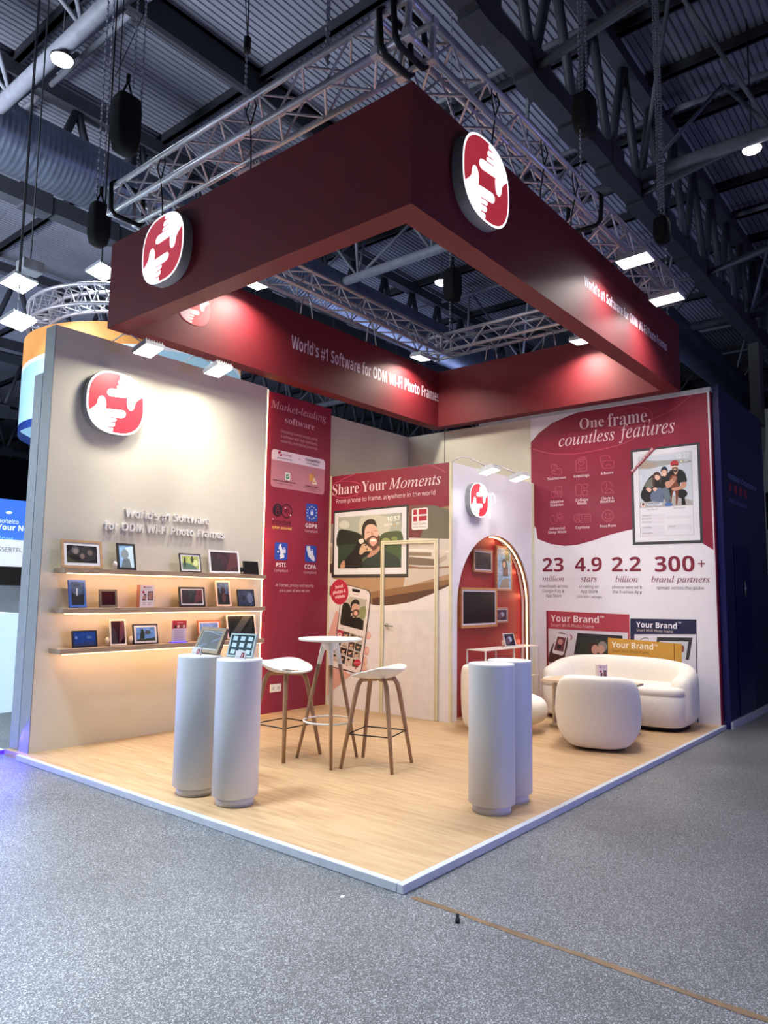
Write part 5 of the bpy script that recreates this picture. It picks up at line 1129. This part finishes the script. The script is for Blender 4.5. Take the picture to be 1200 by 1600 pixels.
def make_stool():
    r = empty('bar_stool', (0, 0, .0005), 0)
    # seat shell: front at -y, rim rises at back (+y) and sides
    bm = bmesh.new(); nr, na = 12, 48; V = []
    def surf(rho, a):
        c, s = math.cos(a), math.sin(a); rx = .235; ry = .205
        x = rx * rho * math.copysign(abs(c) ** .85, c); y = ry * rho * math.copysign(abs(s) ** .85, s)
        back = max(0, s); side = abs(c); front = max(0, -s)
        z = .722 + (.02 + .065 * back ** .7 + .05 * side ** 1.5 * (1 - .6 * front) - .012 * front) * rho ** 3
        y += .02 * back * rho ** 3
        return Vector((x, y, z))
    for i in range(nr + 1):
        V.append([bm.verts.new(surf(max(.001, i / nr), 2 * PI * k / na)) for k in range(na)])
    for i in range(nr):
        for k in range(na): f = bm.faces.new((V[i][k], V[i + 1][k], V[i + 1][(k + 1) % na], V[i][(k + 1) % na])); f.smooth = True
    bm.faces.new(V[0])
    o = finish(bm, 'seat', M_plastic, r, world=False, smooth=True); md = o.modifiers.new('t', 'SOLIDIFY'); md.thickness = .014; md.offset = -1; md2 = o.modifiers.new('b', 'BEVEL'); md2.width = .004; md2.segments = 2
    # two bent leg pairs
    for i, (sx, sy) in enumerate(((-1, -1), (1, -1), (1, 1), (-1, 1))):
        ft = Vector((sx * .225, sy * .225, 0)); top = Vector((sx * .125, sy * .125, .69))
        pts = [ft, ft.lerp(top, .5), ft.lerp(top, .86), ft.lerp(top, .95) + Vector((-sx * .005, -sy * .005, .006)), Vector((sx * .105, sy * .105, .702)), Vector((sx * .07, sy * .07, .708)), Vector((sx * .01, sy * .01, .708))]
        bm = bmesh.new(); sweep(bm, pts, [(.014, .016), (.018, .020), (.020, .022), (.020, .022), (.018, .024), (.015, .026), (.014, .026)], 10); finish(bm, 'leg', M_leg, r, world=False)
    bm = bmesh.new(); loft(bm, [(.714, 0, 0, .07, .07, 4), (.728, 0, 0, .06, .06, 4)], 24); finish(bm, 'seat_mount', M_black, r, world=False)
    bm = bmesh.new(); k = .187
    for a, b in (((-k, -k), (k, -k)), ((k, -k), (k, k)), ((k, k), (-k, k)), ((-k, k), (-k, -k))): tube(bm, (*a, .27), (*b, .27), .0055, 8)
    finish(bm, 'footrest', M_black, r, world=False)
    return r
st = make_stool(); st.location = (1.555, 2.53, .0005); st.rotation_euler.z = .03
tag(st, 'white bar stool before the red panel, left of the bar table', 'stool', 'bar stools at the round table')
st2 = st.copy(); COL.objects.link(st2)
for ch in list(st.children): c = ch.copy(); COL.objects.link(c); c.parent = st2
st2.location = (1.81, 1.68, .0005); st2.rotation_euler.z = math.radians(197)
tag(st2, 'white bar stool before the white door, right of the bar table', 'stool', 'bar stools at the round table')

# ================================================================== LOUNGE
sofa = empty('sofa', (5.35, 1.2, 0), 0, 'cream boucle curved sofa against the printed white wall', 'sofa'); bpy.context.view_layer.update()
Y0, Y1, X0, X1 = .17, 1.88, 4.93, 5.80
def prof(t):
    """plan path of the wrap-around back, from the near arm (y=Y0) round the back to the far arm; returns point + height"""
    pass
pl_ = [(5.12, Y0 + .10), (5.35, Y0 + .09), (5.55, Y0 + .13), (5.66, Y0 + .28), (5.68, Y0 + .55), (5.68, 1.23), (5.68, Y1 - .55), (5.66, Y1 - .28), (5.55, Y1 - .13), (5.35, Y1 - .09), (5.12, Y1 - .10)]
hs_ = [.55, .60, .655, .69, .71, .715, .71, .69, .655, .60, .55]
pp = spline([(a, b) for a, b in pl_], 5, False); hh_ = [h for h, _ in spline([(h, 0) for h in hs_], 5, False)]
bm = bmesh.new(); ringsV = []; N_ = len(pp)
for i, ((x, y), h) in enumerate(zip(pp, hh_)):
    d = Vector((pp[min(i + 1, N_ - 1)][0] - pp[max(0, i - 1)][0], pp[min(i + 1, N_ - 1)][1] - pp[max(0, i - 1)][1], 0)).normalized(); nrm = Vector((d.y, -d.x, 0)); ring_ = []
    e = min(i, N_ - 1 - i); sc = (.35, .8, 1)[min(e, 2)]; shift = 0
    for k in range(20):
        a = 2 * PI * k / 20; c, s = math.cos(a), math.sin(a); cx = math.copysign(abs(c) ** .7, c); sz = math.copysign(abs(s) ** .55, s)
        z = (.05 + h) / 2 + sz * (h - .05) / 2 * (1 if sc == 1 else (.9 if sc > .5 else .75)); tw = .115 * sc * (1 - .12 * (1 if z < .1 else 0))
        ring_.append(bm.verts.new(Vector((x, y, z)) + nrm * cx * tw))
    ringsV.append(ring_)
for A, B in zip(ringsV, ringsV[1:]):
    for k in range(20): f = bm.faces.new((A[k], A[(k + 1) % 20], B[(k + 1) % 20], B[k])); f.smooth = True
bm.faces.new(ringsV[0][::-1]); bm.faces.new(ringsV[-1]); bmesh.ops.recalc_face_normals(bm, faces=bm.faces)
finish(bm, 'backrest', M_boucle, sofa, smooth=True)
bm = bmesh.new(); cx_, cy_ = 5.29, (Y0 + Y1) / 2; rx_, ry_ = .37, (Y1 - Y0) / 2 - .03
loft(bm, [(.05, cx_, cy_, rx_ * .97, ry_ * .97, 4.5), (.08, cx_, cy_, rx_, ry_, 4.5), (.36, cx_, cy_, rx_, ry_, 4.5), (.372, cx_, cy_, rx_ * .985, ry_ * .99, 4.5), (.38, cx_, cy_, rx_ * 1.0, ry_ * 1.0, 4.5), (.425, cx_, cy_, rx_, ry_, 4.5), (.45, cx_, cy_, rx_ * .96, ry_ * .98, 4.5), (.458, cx_, cy_, rx_ * .85, ry_ * .93, 4.5)], 64)
finish(bm, 'seat', M_boucle, sofa, smooth=True)
bm = bmesh.new(); loft(bm, [(0.0005, cx_ + .03, cy_, rx_ * .9, ry_ * .94, 4), (.055, cx_ + .03, cy_, rx_ * .9, ry_ * .94, 4)], 40); finish(bm, 'dark_base', M_black, sofa)

def make_chair():
    r = empty('lounge_chair', (0, 0, 0), 0)   # faces +x
    bm = bmesh.new()
    def bend(p):
        z = p.z; k = (z + .33) / .66   # 0 bottom .. 1 top
        wd = .80 + .24 * min(1, max(0, k / .35)) if k < .35 else 1.04 - .10 * max(0, (k - .6) / .4)
        y = p.y * wd; x = p.x * (1.15 - .35 * k) + .75 * y * y - .05 * k
        return Vector((x, y, z))
    superell(bm, .12, .38, .325, .55, .34, 0, 0, .350, 44, 26, bend); finish(bm, 'backrest', M_boucle, r, world=False, smooth=True)
    bm = bmesh.new(); superell(bm, .40, .39, .17, .85, .72, .33, 0, .225, 44, 20); finish(bm, 'seat', M_boucle, r, world=False, smooth=True)
    bm = bmesh.new(); loft(bm, [(.0005, .25, 0, .24, .24, 2.5), (.06, .25, 0, .24, .24, 2.5)], 32); finish(bm, 'swivel_base', M_black, r, world=False)
    return r
ch = make_chair(); ch.location = (3.66, .55, .0); ch.rotation_euler.z = math.radians(21)
tag(ch, 'cream lounge chair with its rounded back to the viewer in front of the sofa', 'chair', 'cream lounge chairs')
c2_ = ch.copy(); COL.objects.link(c2_)
for k in list(ch.children): c = k.copy(); COL.objects.link(c); c.parent = c2_
c2_.location = (3.66, 1.80, 0); c2_.rotation_euler.z = math.radians(-22)
tag(c2_, 'cream lounge chair partly hidden behind the right pair of pedestals', 'chair', 'cream lounge chairs')
# coffee table
ct = empty('coffee_table', (4.55, 1.05, .0005), 0, 'low pale oak table between the lounge chairs and the sofa', 'table'); bpy.context.view_layer.update()
M_pale = mat('pale_oak', 'CDB79A', .5, noise=.1, scale=6, stretch=(12, 1, 11.9))
BOX('table_top', (4.30, 4.74, .50, 1.46, .495, .52), M_pale, ct, bevel=.002)
for dm in ((4.48, 4.66, .54, .565, .03, .495), (4.48, 4.66, 1.39, 1.415, .03, .495)): BOX('side_panel', dm, M_pale, ct, bevel=.002)
BOX('foot_board', (4.46, 4.70, .52, 1.44, .0008, .03), M_pale, ct, bevel=.002)
cp = Vector((4.60, .88, .52))
r = empty('leaflet_box', (cp.x, cp.y, .5215), -.5, 'small white and pink leaflet box standing on the low oak table', 'box')
BOX('carton', (-.06, .06, 0, .05, 0, .17), mat('carton_white', 'DCD2D8', .5), r, world=False)
g = Print((0, 0, 0), (1, 0, 0), (0, 0, 1)); g.raw([(-.058, .001), (.058, .001), (.058, .168), (-.058, .168)], 'E2D4E0', .4); g.text('Frameo', 'B', -.02, .138, .035, .138, .014, 'A02850', 1); g.ell(-.032, .144, .008, .008, 'A02850', 1); g.raw([(.008, .01), (.045, .01), (.045, .11), (.008, .11)], '1A161C', 1); g.raw([(.014, .016), (.04, .016), (.04, .10), (.014, .10)], '8A6064', 1.5); g.ell(-.03, .1, .012, .012, 'B02848', 1); g.raw([(-.04, .03), (-.01, .03), (-.005, .085), (-.03, .085)], '7A4A4C', .8); g.build('printed_front', r).matrix_parent_inverse = Matrix.Identity(4)
# white metal shelf unit in front of the arch
cs = empty('metal_console', (4.95, 2.17, .0005), 0, 'white thin-framed metal console in front of the red arch', 'console table'); bpy.context.view_layer.update()
M_wm = mat('white_metal', 'DCD4D2', .4)
CX0, CX1, CY0, CY1, CZ = 4.16, 5.45, 2.06, 2.32, .79
BOX('top_sheet', (CX0, CX1, CY0, CY1, CZ - .008, CZ), M_wm, cs)
BOX('lower_shelf', (CX0 + .64, CX1, CY0, CY1, .42, .43), M_wm, cs)
for x in (CX0, CX0 + .64, CX1 - .016):
    for y in (CY0, CY1 - .016): BOX('leg', (x, x + .016, y, y + .016, 0.001, CZ - .008), M_wm, cs)
p = ony(799, 1006, 2.18)
photo_frame((p.x, 2.18, CZ + .001), -.15, .3, .2, .16, 'small white tilted photo frame standing on the white console', fc='E8E6EC', screen='2A2230', art=art_grad, bw=.008, plug='C8B0A0')
# frames hanging in the arch
def wall_frame(u0, v0, u1, v1, label, fc, art, screen, bw=.025, mw=.012, thick=.035, y=None):
    y = y or (YA + .14 - thick); a = ony(u0, v1, y); b = ony(u1, v0, y)
    return photo_frame(((a.x + b.x) / 2, y, a.z), 0, 0, b.x - a.x, b.z - a.z, label, fc=fc, mat_='CFCBE0', art=art, screen=screen, bw=bw, mw=mw, prop=False, th=thick)
wall_frame(740.5, 860, 770, 893.5, 'small oak frame with a dark grey picture at upper left in the arch', 'A87C62', lambda A: (A('e', '180A14', .12, .3, .1, .24), A('p', '180A14', [(.8, .0), (1, .0), (1, .5), (.8, .5)])), '34343E')
wall_frame(776.5, 855, 800, 923, 'tall oak frame with a fair haired woman under blue sky in the arch', 'A87C62', lambda A: (A('e', '4A4A48', .5, .62, .22, .13), A('e', 'C8A898', .48, .6, .12, .08, lay=1.8), A('p', '3A3C46', [(.35, .3), (.8, .3), (.8, .55), (.4, .52)], lay=1.7), A('p', '8A8478', [(.1, 0), (.9, 0), (.8, .25), (.3, .2)], lay=1.6), A('p', '5E6E5A', [(.6, .7), (.9, .7), (.85, 1), (.6, 1)], lay=1.5)), '8FB4D4')
wall_frame(720.5, 919, 777, 982, 'largest oak frame with a dark glassy screen in the arch', 'B98052', None, '100C14', bw=.03, mw=.02, thick=.05)
wall_frame(774.5, 949, 794, 973.5, 'smallest oak frame partly behind the largest one in the arch', 'A87C62', art_grad, '4A2A3E', bw=.02, thick=.03)
# white emissive curve by the logo
c = ony(771, 785, YA - .03); r = empty('white_loop', c, label='small white loop on the arch wall right of the small logo', cat='light'); bpy.context.view_layer.update()
bm = bmesh.new(); sweep(bm, [(c.x - .055, YA - .02, c.z - .20), (c.x - .055, YA - .02, c.z + .02), (c.x - .04, YA - .02, c.z + .09), (c.x, YA - .02, c.z + .11), (c.x + .05, YA - .02, c.z + .08), (c.x + .06, YA - .02, c.z)], .005, 8); finish(bm, 'white_tube', mat('loop_white', 'FFFFFF', .4, emit=1.2), r)

# ================================================================== SMALL THINGS ON THE HALL FLOOR
bm = bmesh.new(); L = 6.0
pts = [(0.012 + .004 * math.sin(i * 1.3), -.05 - i * .15) for i in range(24)]
for i in range(23):
    w0 = .017 + .004 * math.sin(i * 2.1); w1 = .017 + .004 * math.sin((i + 1) * 2.1); (x0, y0), (x1, y1) = pts[i], pts[i + 1]
    vs = [bm.verts.new(p) for p in ((x0 - w0, y0, ZF + .0015), (x1 - w1, y1, ZF + .0015), (x1 + w1, y1, ZF + .0015), (x0 + w0, y0, ZF + .0015))]; bm.faces.new(vs)
o = finish(bm, 'floor_tape', mat('brown_tape', '7A6048', .35, noise=.2, scale=12)); tag(o, 'strip of brown tape on the hall floor from the platform corner to the right', 'tape')
p = onz(715, 1442, ZF)
bm = bmesh.new(); loft(bm, [(ZF + .0005, p.x, p.y, .011, .011, 2), (ZF + .018, p.x, p.y, .011, .011, 2), (ZF + .02, p.x, p.y, .006, .006, 2), (ZF + .036, p.x, p.y, .008, .008, 2), (ZF + .04, p.x, p.y, .004, .004, 2)], 16)
tag(finish(bm, 'rubber_foot', M_black, smooth=False), 'small black rubber knob lying on the hall floor beside the brown tape', 'knob')
p = onz(535, 1401, ZF); bm = bmesh.new(); box(bm, -.012, .012, -.009, .009, 0, .0008, M=Matrix.Translation((p.x, p.y, ZF + .001)) @ Matrix.Rotation(.5, 4, 'Z'))
tag(finish(bm, 'paper_scrap', M_plastic), 'tiny white scrap of paper on the hall floor left of the platform corner', 'paper')
